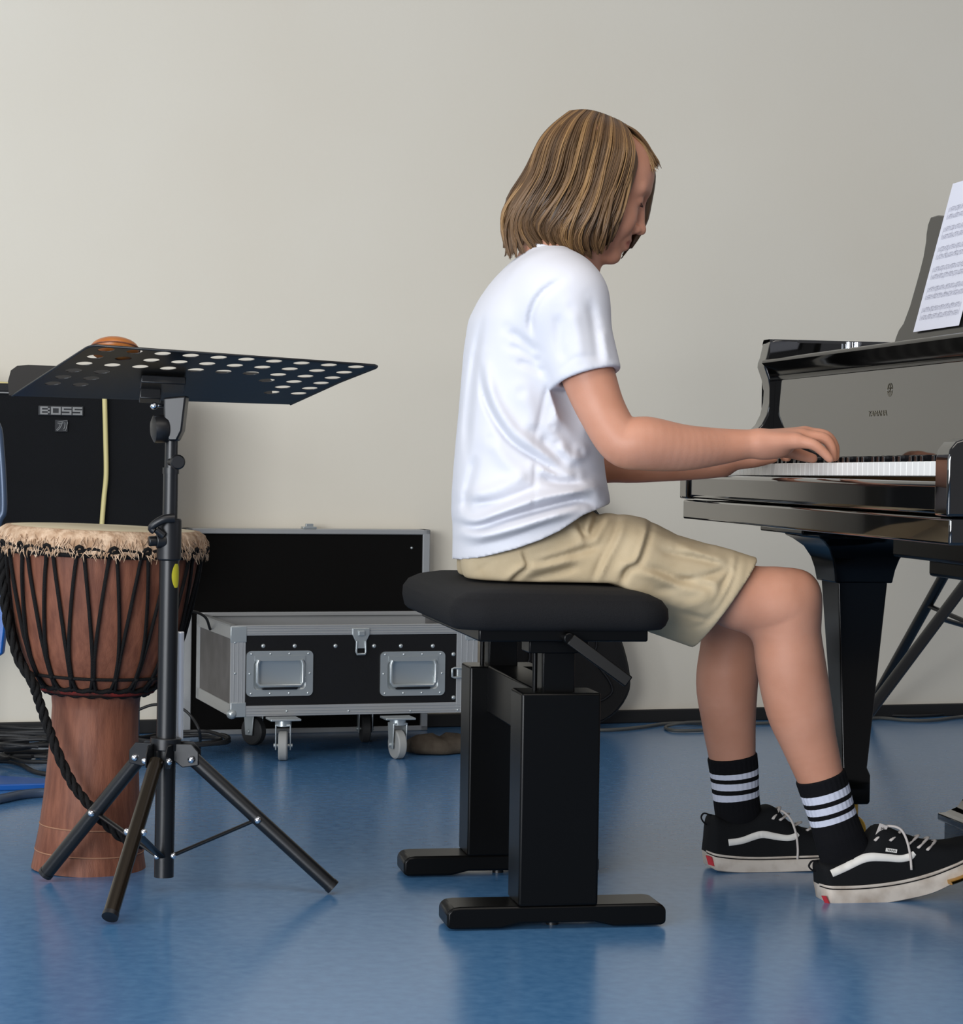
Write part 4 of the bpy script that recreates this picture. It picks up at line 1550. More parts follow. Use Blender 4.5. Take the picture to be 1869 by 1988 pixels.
mat_o = m.build('floor_mat', M_blue, None, smooth=0, bevel=0.003)
tag(mat_o, 'bright blue flat mat corner lying on the floor behind the drum', 'mat')

# ------------------------------------------------------------------ tripod stand behind the piano
tr = thing('tripod_stand', 'black steel tripod stand behind the piano leg, mostly out of frame', 'stand', (1.345, 5.95, 0))
tx, ty = 1.345, 5.95
m = MB(); m.cyl((tx, ty, 0.10), (tx, ty, 1.15), 0.0175, n=24); m.build('pole', M_steelb, tr)
m = MB(); m.cyl((tx, ty, 0.585), (tx, ty, 0.65), 0.03, n=24); m.build('hub', M_plastic, tr, bevel=0.003)
foot = PF(1601, 1497, 0.014)
top_ = P(1944, 1040, 5.86)
def trleg(a, b):
    m = MB(); m.cyl(a, b, 0.0145, n=20)
    m.build('leg', M_steelb, tr)
    m = MB()
    c = b + (a - b) * 0.63
    m.tube([c, (tx, ty, 0.30)], 0.010, 10, flat=0.6)
    m.build('brace', M_steelb, tr, smooth=60)
trleg(top_, foot)
rel = foot - np.array([tx, ty, 0])
rt = top_ - np.array([tx, ty, 0])
for ang in (math.radians(118), math.radians(-118)):
    c, s_ = math.cos(ang), math.sin(ang)
    Rm = np.array([[c, -s_, 0], [s_, c, 0], [0, 0, 1]])
    f2 = np.array([tx, ty, 0]) + Rm @ rel
    # keep the legs clear of the wall
    lim = 5.96
    if np.dot(f2, NW) > lim:
        f2 = f2 - NW * (np.dot(f2, NW) - lim)
    trleg(np.array([tx, ty, 0]) + Rm @ rt, f2)

# a dull bundle on the floor under the right end of the flight case
m = MB()
bq = PF(852, 1462)
rb = np.random.default_rng(9)
R = []
for k, (r, z) in enumerate(((0.05, 0.0), (0.085, 0.004), (0.092, 0.016), (0.082, 0.032), (0.055, 0.042), (0.02, 0.045))):
    R.append([bq + r * (1 + 0.10 * math.sin(3 * t + k) + 0.06 * math.sin(7 * t)) * (E1 * math.cos(t) + 0.55 * NW * math.sin(t)) + EZ * z * (1 + 0.15 * math.sin(2 * t + 1)) for t in np.linspace(0, 2 * math.pi, 41)[:-1]])
m.rings(R)
bn = m.build('cloth_bundle', mat('dull brown cloth', (84, 76, 66), 0.9, 0, 0.1, 0.4, 300, (66, 58, 50), 30), None, smooth=180)
tag(bn, 'dull brown cloth bundle lying on the floor under the flight case beside the bench', 'cloth')
# ------------------------------------------------------------------ the person at the piano
def px2m(px, d=3.8):
    return px / FPX * d

# ---- body field
B = Field((0.02, 3.58, 0.10), (0.70, 4.24, 1.32), 0.0026)
# head frame
HO = P(1153, 362, 3.87)
yaw, pit = math.radians(13), math.radians(19)
hf = np.array([math.cos(yaw), math.sin(yaw), 0])
hx = hf * math.cos(pit) - EZ * math.sin(pit)
hy = np.array([-math.sin(yaw), math.cos(yaw), 0])
hz = np.cross(hx, hy)
HAX = (hx, hy, hz)
def HP(x, y, z):
    return HO + x * hx + y * hy + z * hz
def he(c, r, k=0.012, op='add'):
    B.ell(HP(*c), r, HAX, k, op)
def hc_(a, b, ra, rb, k=0.008, op='add'):
    B.cone(HP(*a), HP(*b), ra, rb, k, op)
he((-0.014, 0, 0.034), (0.097, 0.074, 0.076), 0.0)
he((0.040, 0, 0.034), (0.052, 0.060, 0.056), 0.02)
he((0.034, 0, -0.030), (0.050, 0.056, 0.070), 0.02)
he((0.028, 0, -0.078), (0.046, 0.044, 0.032), 0.02)
he((0.064, 0, -0.099), (0.020, 0.020, 0.015), 0.018)
for s in (-1, 1):
    he((0.052, s * 0.033, -0.040), (0.028, 0.022, 0.030), 0.015)
    hc_((0.080, s * 0.012, 0.020), (0.066, s * 0.044, 0.018), 0.011, 0.009, 0.012)
for s in (-1, 1):
    he((0.089, s * 0.030, 0.000), (0.013, 0.015, 0.010), 0.012, 'sub')
for s in (-1, 1):
    B.ell(HP(0.069, s * 0.031, -0.001), (0.0125, 0.0135, 0.0115), HAX, 0.004)
hc_((0.083, 0, 0.012), (0.097, 0, -0.034), 0.0075, 0.0095, 0.010)
he((0.1005, 0, -0.0395), (0.0105, 0.0105, 0.0095), 0.006)
for s in (-1, 1):
    he((0.090, s * 0.0115, -0.0435), (0.0095, 0.0065, 0.0075), 0.005)
    he((0.094, s * 0.006, -0.0505), (0.004, 0.003, 0.003), 0.003, 'sub')
he((0.077, 0, -0.066), (0.012, 0.024, 0.016), 0.012)
hc_((0.0865, -0.004, -0.0655), (0.078, -0.020, -0.0685), 0.0055, 0.003, 0.005)
hc_((0.0865, 0.004, -0.0655), (0.078, 0.020, -0.0685), 0.0055, 0.003, 0.005)
hc_((0.0845, -0.008, -0.0765), (0.0845, 0.008, -0.0765), 0.006, 0.006, 0.007)
for s in (-1, 1):
    hc_((0.0935, 0, -0.0712), (0.080, s * 0.021, -0.0705), 0.0016, 0.0016, 0.002, 'sub')
    he((-0.012, s * 0.074, -0.018), (0.018, 0.009, 0.030), 0.006)
# neck and torso
neck_lo = P(1078, 510, 3.865)
B.cone(HP(-0.030, 0, -0.030), neck_lo, 0.046, 0.052, 0.02)
B.cone(HP(0.0, 0, -0.075), P(1110, 520, 3.865), 0.036, 0.045, 0.02)
B.cone(neck_lo, P(1025, 700, 3.86), 0.06, 0.095, 0.03)
B.cone(P(1025, 700, 3.86), P(1005, 1030, 3.85), 0.095, 0.08, 0.03)
# arms
nsh = P(1102, 600, 3.715)
fsh = P(1035, 598, 4.02)
B.cone(P(1060, 560, 3.86), nsh, 0.05, 0.05, 0.02)
B.cone(P(1060, 560, 3.86), fsh, 0.05, 0.05, 0.02)
near_arm = [(nsh, 0.050), (P(1142, 730, 3.70), 0.0435), (P(1172, 805, 3.685), 0.0385), (P(1208, 858, 3.672), 0.0385), (P(1252, 861, 3.675), 0.0435), (P(1325, 869, 3.695), 0.0375), (P(1395, 867, 3.72), 0.0300), (P(1440, 863, 3.727), 0.0248), (P(1472, 861, 3.732), 0.0228)]
B.chain(near_arm, 0.012)
far_arm = [(fsh, 0.048), (P(1085, 735, 4.05), 0.042), (P(1140, 880, 4.06), 0.038), (P(1200, 897, 4.06), 0.0365), (P(1290, 902, 4.065), 0.030), (P(1360, 905, 4.07), 0.0235), (P(1402, 904, 4.072), 0.0205)]
B.chain(far_arm, 0.012)
# near hand (right), palm down, fingers bent onto the keys
wr = P(1468, 860, 3.737)
up = EZ
for (x, y, d, r0, r1) in ((1545, 856, 3.716, 0.0175, 0.0125), (1556, 848, 3.737, 0.0185, 0.0130), (1562, 843, 3.758, 0.0185, 0.0130), (1562, 843, 3.780, 0.0180, 0.0130)):
    B.cone(wr + (P(x, y, d) - wr) * 0.08 + np.array([0, (d - 3.744) * 0.5, 0]), P(x, y, d), r0, r1, 0.012)
B.ell(P(1498, 870, 3.735), (0.034, 0.020, 0.0175), (FV, LV, EZ), 0.014)
def finger(pts, k=0.005):
    B.chain([(P(x, y, d), r) for x, y, d, r in pts], k)
finger([(1545, 856, 3.716, 0.0118), (1578, 863, 3.708, 0.0092), (1598, 878, 3.708, 0.0082), (1610, 891, 3.709, 0.0070)])
finger([(1556, 848, 3.737, 0.0122), (1597, 850, 3.734, 0.0095), (1613, 867, 3.735, 0.0085), (1616, 889, 3.736, 0.0072)])
finger([(1562, 843, 3.758, 0.0124), (1602, 846, 3.759, 0.0096), (1619, 866, 3.761, 0.0085), (1621, 888, 3.762, 0.0073)])
finger([(1562, 843, 3.780, 0.0122), (1600, 848, 3.786, 0.0094), (1613, 868, 3.790, 0.0083), (1612, 889, 3.792, 0.0072)])
finger([(1492, 868, 3.765, 0.017), (1530, 876, 3.812, 0.0118), (1556, 884, 3.828, 0.0100), (1578, 890, 3.832, 0.0082)], 0.01)
# far hand (left), arched higher behind the near one
fw = P(1404, 899, 4.072)
for (x, y, d, r0, r1) in ((1474, 866, 4.050, 0.0150, 0.0120), (1472, 858, 4.073, 0.0165, 0.0125), (1468, 857, 4.096, 0.0165, 0.0125), (1460, 862, 4.117, 0.0155, 0.0118)):
    B.cone(fw + np.array([0.004, (d - 4.08) * 0.5, 0]), P(x, y, d), r0, r1, 0.012)
finger([(1474, 866, 4.050, 0.0115), (1505, 860, 4.045, 0.0092), (1521, 872, 4.043, 0.0082), (1526, 889, 4.042, 0.0070)])
finger([(1472, 858, 4.073, 0.0118), (1508, 856, 4.073, 0.0094), (1525, 870, 4.073, 0.0084), (1529, 889, 4.073, 0.0071)])
finger([(1468, 857, 4.096, 0.0118), (1502, 857, 4.098, 0.0092), (1518, 871, 4.099, 0.0082), (1521, 889, 4.100, 0.0070)])
finger([(1460, 862, 4.117, 0.0110), (1487, 863, 4.124, 0.0088), (1500, 874, 4.126, 0.0078), (1504, 889, 4.127, 0.0066)])
finger([(1424, 896, 4.056, 0.0150), (1458, 897, 4.030, 0.0110), (1480, 894, 4.026, 0.0096), (1502, 890, 4.026, 0.0078)], 0.01)
# legs
hipn, hipf = P(1015, 1055, 3.80), P(1000, 1055, 3.91)
B.cone(P(1000, 1040, 3.85), hipn, 0.07, 0.06, 0.02)
B.cone(P(1000, 1040, 3.85), hipf, 0.07, 0.06, 0.02)
near_leg = [(hipn, 0.050), (P(1250, 1080, 3.80), 0.048), (P(1380, 1130, 3.81), 0.055), (P(1440, 1160, 3.815), 0.0565), (P(1515, 1172, 3.822), 0.0530), (P(1533, 1182, 3.824), 0.0500), (P(1529, 1235, 3.828), 0.0560), (P(1535, 1290, 3.832), 0.0580), (P(1550, 1370, 3.838), 0.0560), (P(1567, 1430, 3.843), 0.0480), (P(1588, 1495, 3.848), 0.0405), (P(1596, 1520, 3.850), 0.0375), (P(1606, 1555, 3.852), 0.0310), (P(1620, 1600, 3.856), 0.024)]
B.chain(near_leg[:5], 0.02)
B.chain(near_leg[4:], 0.032)
B.ell(P(1553, 1150, 3.82), (0.030, 0.034, 0.034), (FV, LV, EZ), 0.02)
far_leg = [(hipf, 0.058), (P(1230, 1085, 4.03), 0.050), (P(1385, 1150, 4.075), 0.055), (P(1425, 1185, 4.09), 0.052), (P(1418, 1255, 4.10), 0.054), (P(1411, 1325, 4.11), 0.0555), (P(1414, 1395, 4.12), 0.0490), (P(1420, 1458, 4.128), 0.0430), (P(1422, 1485, 4.130), 0.0390), (P(1425, 1530, 4.135), 0.032), (P(1430, 1580, 4.14), 0.025)]
B.chain(far_leg[:4], 0.02)
B.chain(far_leg[3:], 0.032)
B.smooth(1)
V, Qd = B.mesh()
# lips as a colour attribute
lp = np.zeros(len(V))
loc = np.stack([(V - HO) @ hx, (V - HO) @ hy, (V - HO) @ hz], 1)
inface = (loc[:, 0] > 0.06) & (np.abs(loc[:, 1]) < 0.026) & (loc[:, 2] < -0.058) & (loc[:, 2] > -0.085)
zz = np.abs(loc[:, 2] + 0.0710) / (0.0095 * np.sqrt(np.clip(1 - (loc[:, 1] / 0.0235) ** 2, 0.0, 1)) + 1e-4)
lp[inface] = np.clip(1.6 - 1.4 * zz[inface], 0, 1) * 0.75
person = field_object(V, Qd, 'person', M_skin, None, ('lips', lp), relax=1)
tag(person, 'person with chin-length blond hair in white T-shirt and khaki shorts seated playing the piano', 'person')
del B

# ---- T-shirt
midY = 3.855
TS = Field((-0.12, 3.56, 0.55), (0.32, 4.18, 1.09), 0.003)
# torso sections: y px, back x, front x, half width
secs = [(470, 1042, 1082, 0.050), (480, 1028, 1092, 0.062), (492, 1010, 1112, 0.078), (506, 992, 1132, 0.105), (524, 972, 1147, 0.138), (548, 950, 1158, 0.158), (580, 928, 1163, 0.168), (620, 908, 1163, 0.168), (680, 899, 1158, 0.158), (740, 894, 1156, 0.150), (800, 889, 1160, 0.146), (860, 883, 1168, 0.145), (920, 878, 1175, 0.147), (965, 875, 1182, 0.168), (1000, 875, 1183, 0.178), (1030, 878, 1180, 0.182), (1060, 877, 1176, 0.182), (1110, 876, 1170, 0.182)]
dT = 3.85
zs, cs, as_, bs_ = [], [], [], []
for y, xb, xf, b in secs:
    pb_, pf_ = P(xb, y, dT), P(xf, y, dT)
    zs.append((pb_[2] + pf_[2]) / 2)
    cs.append((pb_[0] + pf_[0]) / 2)
    half_ = (pf_[0] - pb_[0]) / 2
    as_.append(math.sqrt(max(half_ ** 2 - (b * 0.20) ** 2, (half_ * 0.8) ** 2)))
    bs_.append(b)
o_ = np.argsort(zs)
zs, cs, as_, bs_ = (np.array(q)[o_] for q in (zs, cs, as_, bs_))
X, Y, Z = (TS.ax[0][:, None, None], TS.ax[1][None, :, None], TS.ax[2][None, None, :])
zc = np.clip(TS.ax[2], zs[0], zs[-1])
def smooth_interp(zq, zk, vk):
    vals = np.interp(zq, zk, vk)
    ker = np.ones(7) / 7
    return np.convolve(np.pad(vals, 3, mode='edge'), ker, mode='valid')
cz, az, bz = (smooth_interp(zc, zs, q)[None, None, :] for q in (cs, as_, bs_))
uu = (X - cz) * FV[0] + (Y - midY) * FV[1]
vv = (X - cz) * LV[0] + (Y - midY) * LV[1]
pw = 2.35
kk = (np.abs(uu / az) ** pw + np.abs(vv / bz) ** pw) ** (1 / pw)
d = (kk - 1) * np.minimum(az, bz)
ztop = zs[-1]
d = np.maximum(d, Z - ztop)
TS.A[:] = np.minimum(d, 0.05)
# sleeves
shn = P(1098, 588, 3.722)
hemn = P(1140, 734, 3.697)
TS.cone(shn, P(1143, 742, 3.696), 0.063, 0.0555, 0.03)
TS.cone(P(1080, 560, 3.76), shn, 0.060, 0.060, 0.035)
shf = P(1032, 590, 4.015)
TS.cone(shf, P(1086, 742, 4.055), 0.063, 0.056, 0.03)
TS.cone(P(1050, 560, 3.95), shf, 0.06, 0.06, 0.035)
# folds: (pixel polyline, amplitude m (+ raises), width m)
def xz(pts, d_):
    return [(float(P(x, y, d_)[0]), float(P(x, y, d_)[2])) for x, y in pts]
def relief(F_, folds, d_, y0, y1, gain=1.0):
    Rm = np.zeros((len(F_.ax[0]), len(F_.ax[2])))
    for pts, amp, wd in folds:
        pts = catmull([(x, y, 0) for x, y in pts], max(6, 4 * len(pts)))[:, :2]
        q_ = xz(pts, d_)
        dd = polydist(F_.ax[0], F_.ax[2], q_)
        L_ = sum(math.hypot(a[0] - b[0], a[1] - b[1]) for a, b in zip(q_[:-1], q_[1:]))
        ends = [np.hypot(F_.ax[0][:, None] - e[0], F_.ax[2][None, :] - e[1]) for e in (q_[0], q_[-1])]
        amp = amp * np.clip(np.minimum(*ends) / (0.22 * L_) + 0.05, 0, 1)
        Rm += gain * amp * np.exp(-(dd / wd) ** 2)
    wY = np.clip((y1 - F_.ax[1]) / (y1 - y0), 0, 1)
    F_.A -= (Rm[:, None, :] * wY[None, :, None]).astype(np.float32)
shirt_folds = [
    ([(930, 700), (944, 780), (985, 850), (1040, 890), (1112, 938)], -0.0050, 0.0050),
    ([(940, 690), (956, 770), (998, 838), (1050, 876), (1122, 920)], 0.0050, 0.010),
    ([(1066, 735), (1047, 815), (1036, 868)], -0.0020, 0.0024), ([(1039, 884), (1036, 960), (1033, 1005)], -0.0020, 0.0024),
    ([(885, 1000), (920, 1012), (960, 1000), (1040, 968), (1105, 955), (1150, 948), (1172, 968)], 0.0085, 0.0095),
    ([(890, 1022), (930, 1022), (985, 1003), (1060, 985), (1120, 972), (1160, 985)], -0.0085, 0.0065),
    ([(885, 1035), (930, 1040), (1000, 1022), (1070, 1000), (1130, 985)], 0.0075, 0.009),
    ([(905, 980), (960, 975), (1010, 958), (1050, 940)], -0.0045, 0.006),
    ([(900, 962), (945, 955), (1000, 932), (1040, 910)], 0.0040, 0.010),
    ([(925, 880), (905, 960), (905, 1000)], -0.0035, 0.007),
    ([(938, 600), (922, 700), (912, 800), (905, 900)], -0.0028, 0.0055), ([(925, 640), (908, 760), (898, 880)], -0.0022, 0.005),
    ([(985, 640), (1010, 660), (1045, 690)], -0.0032, 0.007), ([(985, 668), (1020, 688), (1052, 712)], -0.0028, 0.006), ([(1000, 700), (1030, 712), (1058, 728)], -0.0026, 0.006),
    ([(1045, 845), (1075, 880), (1105, 905)], -0.0035, 0.010), ([(1080, 860), (1110, 890), (1128, 876)], 0.0045, 0.010), ([(1070, 830), (1085, 800)], 0.003, 0.012),
    ([(1040, 905), (1080, 920), (1120, 925)], 0.0040, 0.009), ([(1045, 925), (1090, 938), (1140, 940)], -0.0045, 0.006),
    ([(950, 850), (985, 900), (1025, 925)], 0.0030, 0.012), ([(1010, 760), (1030, 800), (1030, 840)], 0.0022, 0.014),
    ([(1095, 545), (1050, 575), (1030, 615), (1033, 660)], -0.0042, 0.0055),
    ([(1105, 600), (1118, 660), (1122, 715)], 0.0028, 0.012), ([(1140, 580), (1152, 650), (1160, 715)], -0.0028, 0.008), ([(1080, 610), (1083, 660), (1092, 710)], -0.0024, 0.008), ([(1165, 640), (1172, 690), (1180, 712)], 0.0022, 0.008),
    ([(1077, 727), (1110, 700), (1150, 696), (1195, 702)], -0.0012, 0.0022),
    ([(890, 1068), (960, 1053), (1030, 1028), (1075, 1012)], -0.0012, 0.0022),
]
relief(TS, shirt_folds, 3.72, 3.80, 3.95, 2.1)
TS.smooth(1)
# sleeve hems: cut and hollow
for a, b, rr in ((shn, hemn, 0.048), (shf, P(1083, 734, 4.053), 0.048)):
    ax = (b - a) / np.linalg.norm(b - a)
    lo_, hi_ = b - 0.085, b + 0.085
    lo_[2] -= 0.06
    S = TS.sl(lo_, hi_)
    Xs, Ys, Zs = TS.grid(S)
    t = (Xs - b[0]) * ax[0] + (Ys - b[1]) * ax[1] + (Zs - b[2]) * ax[2]
    rad = np.sqrt(np.maximum((Xs - b[0]) ** 2 + (Ys - b[1]) ** 2 + (Zs - b[2]) ** 2 - t * t, 0))
    cutd = np.maximum(-(t), rad - 0.064)
    TS.comb(S, cutd.astype(np.float32), 0.003, 'sub')
    TS.cone(b - ax * 0.05, b + ax * 0.03, 0.040, rr + 0.002, 0.002, 'sub')
# slanted bottom hem
h0, h1 = P(884, 1090, 3.85), P(1180, 976, 3.85)
hd = h1 - h0
hn = np.array([hd[2], 0, -hd[0]])
hn /= np.linalg.norm(hn)
mid_ = (h0 + h1) / 2
X0 = TS.ax[0]
# slightly bowed hem line
zh = np.interp(X0, [P(x, 1000, 3.85)[0] for x in (860, 884, 940, 1000, 1045, 1080, 1125, 1180, 1240)], [P(1000, y, 3.85)[2] for y in (1092, 1088, 1076, 1058, 1041, 1024, 994, 974, 960)])
dh = (zh[:, None, None] - TS.ax[2][None, None, :]) * 0.92
TS.A = np.maximum(TS.A, np.broadcast_to(dh, TS.A.shape)).astype(np.float32)
V, Qd = TS.mesh()
shirt = field_object(V, Qd, 't_shirt', M_shirt, person, relax=1)
# collar
m = MB()
cpts = []
cc = P(1074, 499, 3.862)
for t in np.linspace(0, 2 * math.pi, 41)[:-1]:
    cpts.append(cc + FV * 0.046 * math.cos(t) + LV * 0.058 * math.sin(t) + EZ * (-0.016 * math.cos(t) + 0.002))
m.loop(cpts, 0.0055, 8)
m.build('collar', M_shirt, shirt, smooth=180)
del TS

# ---- shorts
SH = Field((-0.12, 3.58, 0.38), (0.56, 4.26, 0.80), 0.003)
SH.ell(P(1016, 1060, 3.85), (0.104, 0.150, 0.105), (FV, LV, EZ), 0.0)
SH.ell(P(1008, 1098, 3.81), (0.092, 0.092, 0.080), (FV, LV, EZ), 0.03)
SH.ell(P(992, 1098, 3.93), (0.092, 0.105, 0.080), (FV, LV, EZ), 0.03)
hemc = P(1408, 1170, 3.812)
SH.cone(P(1040, 1078, 3.785), P(1210, 1105, 3.79), 0.082, 0.086, 0.03)
SH.cone(P(1210, 1105, 3.79), P(1465, 1190, 3.815), 0.084, 0.089, 0.02, flat=(LV, 1.12))
hemf = P(1352, 1168, 4.065)
SH.cone(P(1020, 1072, 3.95), P(1200, 1110, 3.99), 0.086, 0.084, 0.03)
SH.cone(P(1200, 1110, 3.99), P(1420, 1185, 4.085), 0.082, 0.092, 0.02, flat=(LV, 1.12))
short_folds = [
    ([(1122, 1015), (1130, 1030), (1136, 1048)], -0.006, 0.004), ([(1110, 1020), (1122, 1035), (1130, 1050)], 0.004, 0.006),
    ([(1150, 990), (1140, 1020), (1134, 1040)], 0.005, 0.006), ([(1165, 1000), (1152, 1025), (1142, 1046)], -0.004, 0.005), ([(1185, 1000), (1165, 1030), (1150, 1052)], 0.004, 0.006),
    ([(1205, 1000), (1190, 1040), (1165, 1085), (1145, 1135)], -0.0032, 0.004), ([(1216, 1004), (1200, 1045), (1175, 1090), (1155, 1138)], 0.0030, 0.005),
    ([(1268, 1012), (1252, 1060), (1238, 1092), (1216, 1105), (1206, 1125), (1200, 1142)], -0.0065, 0.0045), ([(1260, 1010), (1244, 1056), (1230, 1086), (1208, 1098), (1196, 1120)], 0.0050, 0.007),
    ([(1025, 1096), (1080, 1082), (1130, 1068), (1180, 1055)], -0.0050, 0.006), ([(1010, 1105), (1070, 1092), (1120, 1078)], 0.0045, 0.008),
    ([(1010, 1128), (1070, 1112), (1130, 1096)], -0.0045, 0.006), ([(1030, 1086), (1090, 1068), (1150, 1040)], 0.0030, 0.008),
    ([(1014, 1058), (1018, 1078), (1024, 1098), (1005, 1115), (984, 1136)], -0.0060, 0.0035), ([(1006, 1060), (1012, 1080), (1016, 1096), (998, 1110), (976, 1132)], 0.0040, 0.006),
    ([(915, 1118), (960, 1086), (1010, 1062)], -0.0018, 0.003),
    ([(1238, 1098), (1280, 1108), (1330, 1128), (1400, 1135)], -0.0045, 0.006), ([(1230, 1104), (1270, 1118), (1320, 1140), (1380, 1142)], 0.0050, 0.008),
    ([(1270, 1062), (1300, 1075), (1350, 1085), (1405, 1096), (1422, 1098)], -0.0040, 0.005), ([(1310, 1060), (1360, 1072), (1420, 1092)], 0.0045, 0.008),
    ([(1424, 1096), (1402, 1110), (1360, 1122), (1300, 1128)], -0.0060, 0.0055), ([(1426, 1104), (1405, 1130), (1398, 1142)], -0.0050, 0.0045),
    ([(1340, 1124), (1375, 1128), (1398, 1140)], 0.0045, 0.006), ([(1260, 1145), (1330, 1140), (1395, 1140)], -0.0030, 0.006),
    ([(1424, 1098), (1412, 1128), (1395, 1160), (1375, 1198), (1364, 1200), (1316, 1184)], -0.0028, 0.0030),
    ([(1440, 1078), (1428, 1120), (1404, 1165), (1376, 1205), (1340, 1222)], -0.0024, 0.003), ([(1432, 1076), (1420, 1116), (1398, 1160), (1368, 1204)], 0.0030, 0.005),
    ([(1462, 1080), (1446, 1130), (1418, 1180), (1380, 1232), (1340, 1255)], -0.0018, 0.003),
    ([(1300, 1035), (1340, 1050), (1400, 1070)], -0.0025, 0.007), ([(1240, 1025), (1225, 1060), (1210, 1085)], 0.0025, 0.006),
    ([(1380, 1150), (1350, 1170), (1320, 1175)], 0.003, 0.01),
]
relief(SH, short_folds, 3.735, 3.80, 3.92, 1.6)
# pocket patch: slightly raised panel on the outer thigh
PX, PZ = SH.ax[0], SH.ax[2]
pk = xz([(1250, 1020), (1425, 1097), (1365, 1200), (1205, 1150)], 3.735)
ins = np.full((len(PX), len(PZ)), 9.0)
for (a, b) in zip(pk, pk[1:] + pk[:1]):
    ex_, ez_ = b[0] - a[0], b[1] - a[1]
    L_ = math.hypot(ex_, ez_)
    ins = np.minimum(ins, -((PX[:, None] - a[0]) * ez_ - (PZ[None, :] - a[1]) * ex_) / L_ * -1)
ins2 = np.clip(-ins / 0.004, 0, 1) if np.median(ins) > 0 else np.clip(ins / 0.004, 0, 1)
if ins2.mean() > 0.4:
    ins2 = 1 - ins2
wY = np.clip((3.84 - SH.ax[1]) / 0.04, 0, 1)
SH.A -= (0.0028 * ins2[:, None, :] * wY[None, :, None]).astype(np.float32)
SH.smooth(1)
# leg openings
for hc2, a in ((hemc, P(1240, 1115, 3.79)), (hemf, P(1220, 1115, 3.995))):
    top_p = P(1471, 1083, 3.812) if hc2 is hemc else P(1400, 1110, 4.06)
    bot_p = P(1332, 1272, 3.812) if hc2 is hemc else P(1240, 1262, 4.05)
    n_ = np.array([-(bot_p - top_p)[2], 0, (bot_p - top_p)[0]])
    n_ /= np.linalg.norm(n_)
    if n_[0] < 0:
        n_ = -n_
    o2 = (top_p + bot_p) / 2
    dirn = (hc2 - a) / np.linalg.norm(hc2 - a)
    y0, y1 = (3.58, 3.935) if hc2 is hemc else (3.935, 4.26)
    S = SH.sl((0.1, y0, 0.38), (0.56, y1, 0.80))
    Xs, Ys, Zs = SH.grid(S)
    t = (Xs - o2[0]) * n_[0] + (Zs - o2[2]) * n_[2] + 0 * Ys
    if hc2 is hemc:
        t = t + 0.010 * ((Ys - 3.812) / 0.08) ** 2 * 0
    SH.comb(S, (-t).astype(np.float32), 0.002, 'sub')
    SH.cone(o2 - dirn * 0.06, o2 + dirn * 0.05, 0.066, 0.0905, 0.004, 'sub', flat=(LV, 1.12))
# flattened where the seat carries them
zt_ = 0.5365
S = SH.sl((-0.12, 3.5, 0.36), (0.30, 4.3, zt_ + 0.01))
Xs, Ys, Zs = SH.grid(S)
ub = (Xs - BC[0]) * FV[0] + (Ys - BC[1]) * FV[1]
zcut = zt_ - 0.058 * np.clip((ub - 0.10) / 0.075, 0, 1.2) ** 2
dseat = np.maximum(np.maximum(Zs - zcut, np.abs(ub) - 0.180) + 0 * ub, -1)
SH.comb(S, dseat.astype(np.float32), 0.008, 'sub')
V, Qd = SH.mesh()
shorts = field_object(V, Qd, 'shorts', M_shorts, person, relax=1)
m = MB()
# back pocket flap edge and side seam cord
seam = [(1205, 1003), (1192, 1040), (1168, 1085), (1148, 1132)]
del SH

# ---- socks
def sock(pts, name='sock'):
    """pts: (px, py, depth, radius m) from the cuff downwards"""
    path = catmull([P(x, y, d_) for x, y, d_, _ in pts], 60)
    rad = catmull([(r, 0, 0) for *_, r in pts], 60)[:, 0]
    T_ = np.gradient(path, axis=0)
    T_ /= np.linalg.norm(T_, axis=1)[:, None]
    n = 168
    R, mi = [], []
    tilt = pts[0]
    L = np.concatenate([[0], np.cumsum(np.linalg.norm(np.diff(path, axis=0), axis=1))])
    for i in range(60):
        z = T_[i]
        y = LV - np.dot(LV, z) * z
        y /= np.linalg.norm(y)
        x = np.cross(y, z)
        ring = []
        for j in range(n):
            t = 2 * math.pi * j / n
            r = rad[i] * (1 + (0.008 if L[i] < 0.10 else 0.003) * math.cos(28 * t))
            if i == 0:
                r *= 0.96
            ring.append(path[i] + r * (math.cos(t) * x + float(np.interp(L[i], [0, 0.06, 0.11, 0.135, 0.16], [0.98, 0.92, 0.74, 0.56, 0.36])) * math.sin(t) * y))
        R.append(ring)
        s_ = L[i]
        mi.append(1 if any(a <= s_ < b for a, b in ((0.024, 0.0365), (0.0445, 0.057), (0.065, 0.0775))) else 0)
    m = MB().rings(R, True, True, mi[:-1])
    return m.build(name, [M_sock, M_sockw], person, smooth=180)
sock([(1592, 1505, 3.849, 0.0430), (1601, 1535, 3.851, 0.0420), (1616, 1585, 3.854, 0.0405), (1629, 1625, 3.856, 0.0430), (1641, 1660, 3.858, 0.045), (1648, 1690, 3.858, 0.044)])
sock([(1421, 1466, 4.128, 0.0450), (1425, 1500, 4.131, 0.0440), (1429, 1550, 4.135, 0.0420), (1435, 1590, 4.138, 0.0430), (1445, 1625, 4.140, 0.046), (1452, 1655, 4.140, 0.044)])

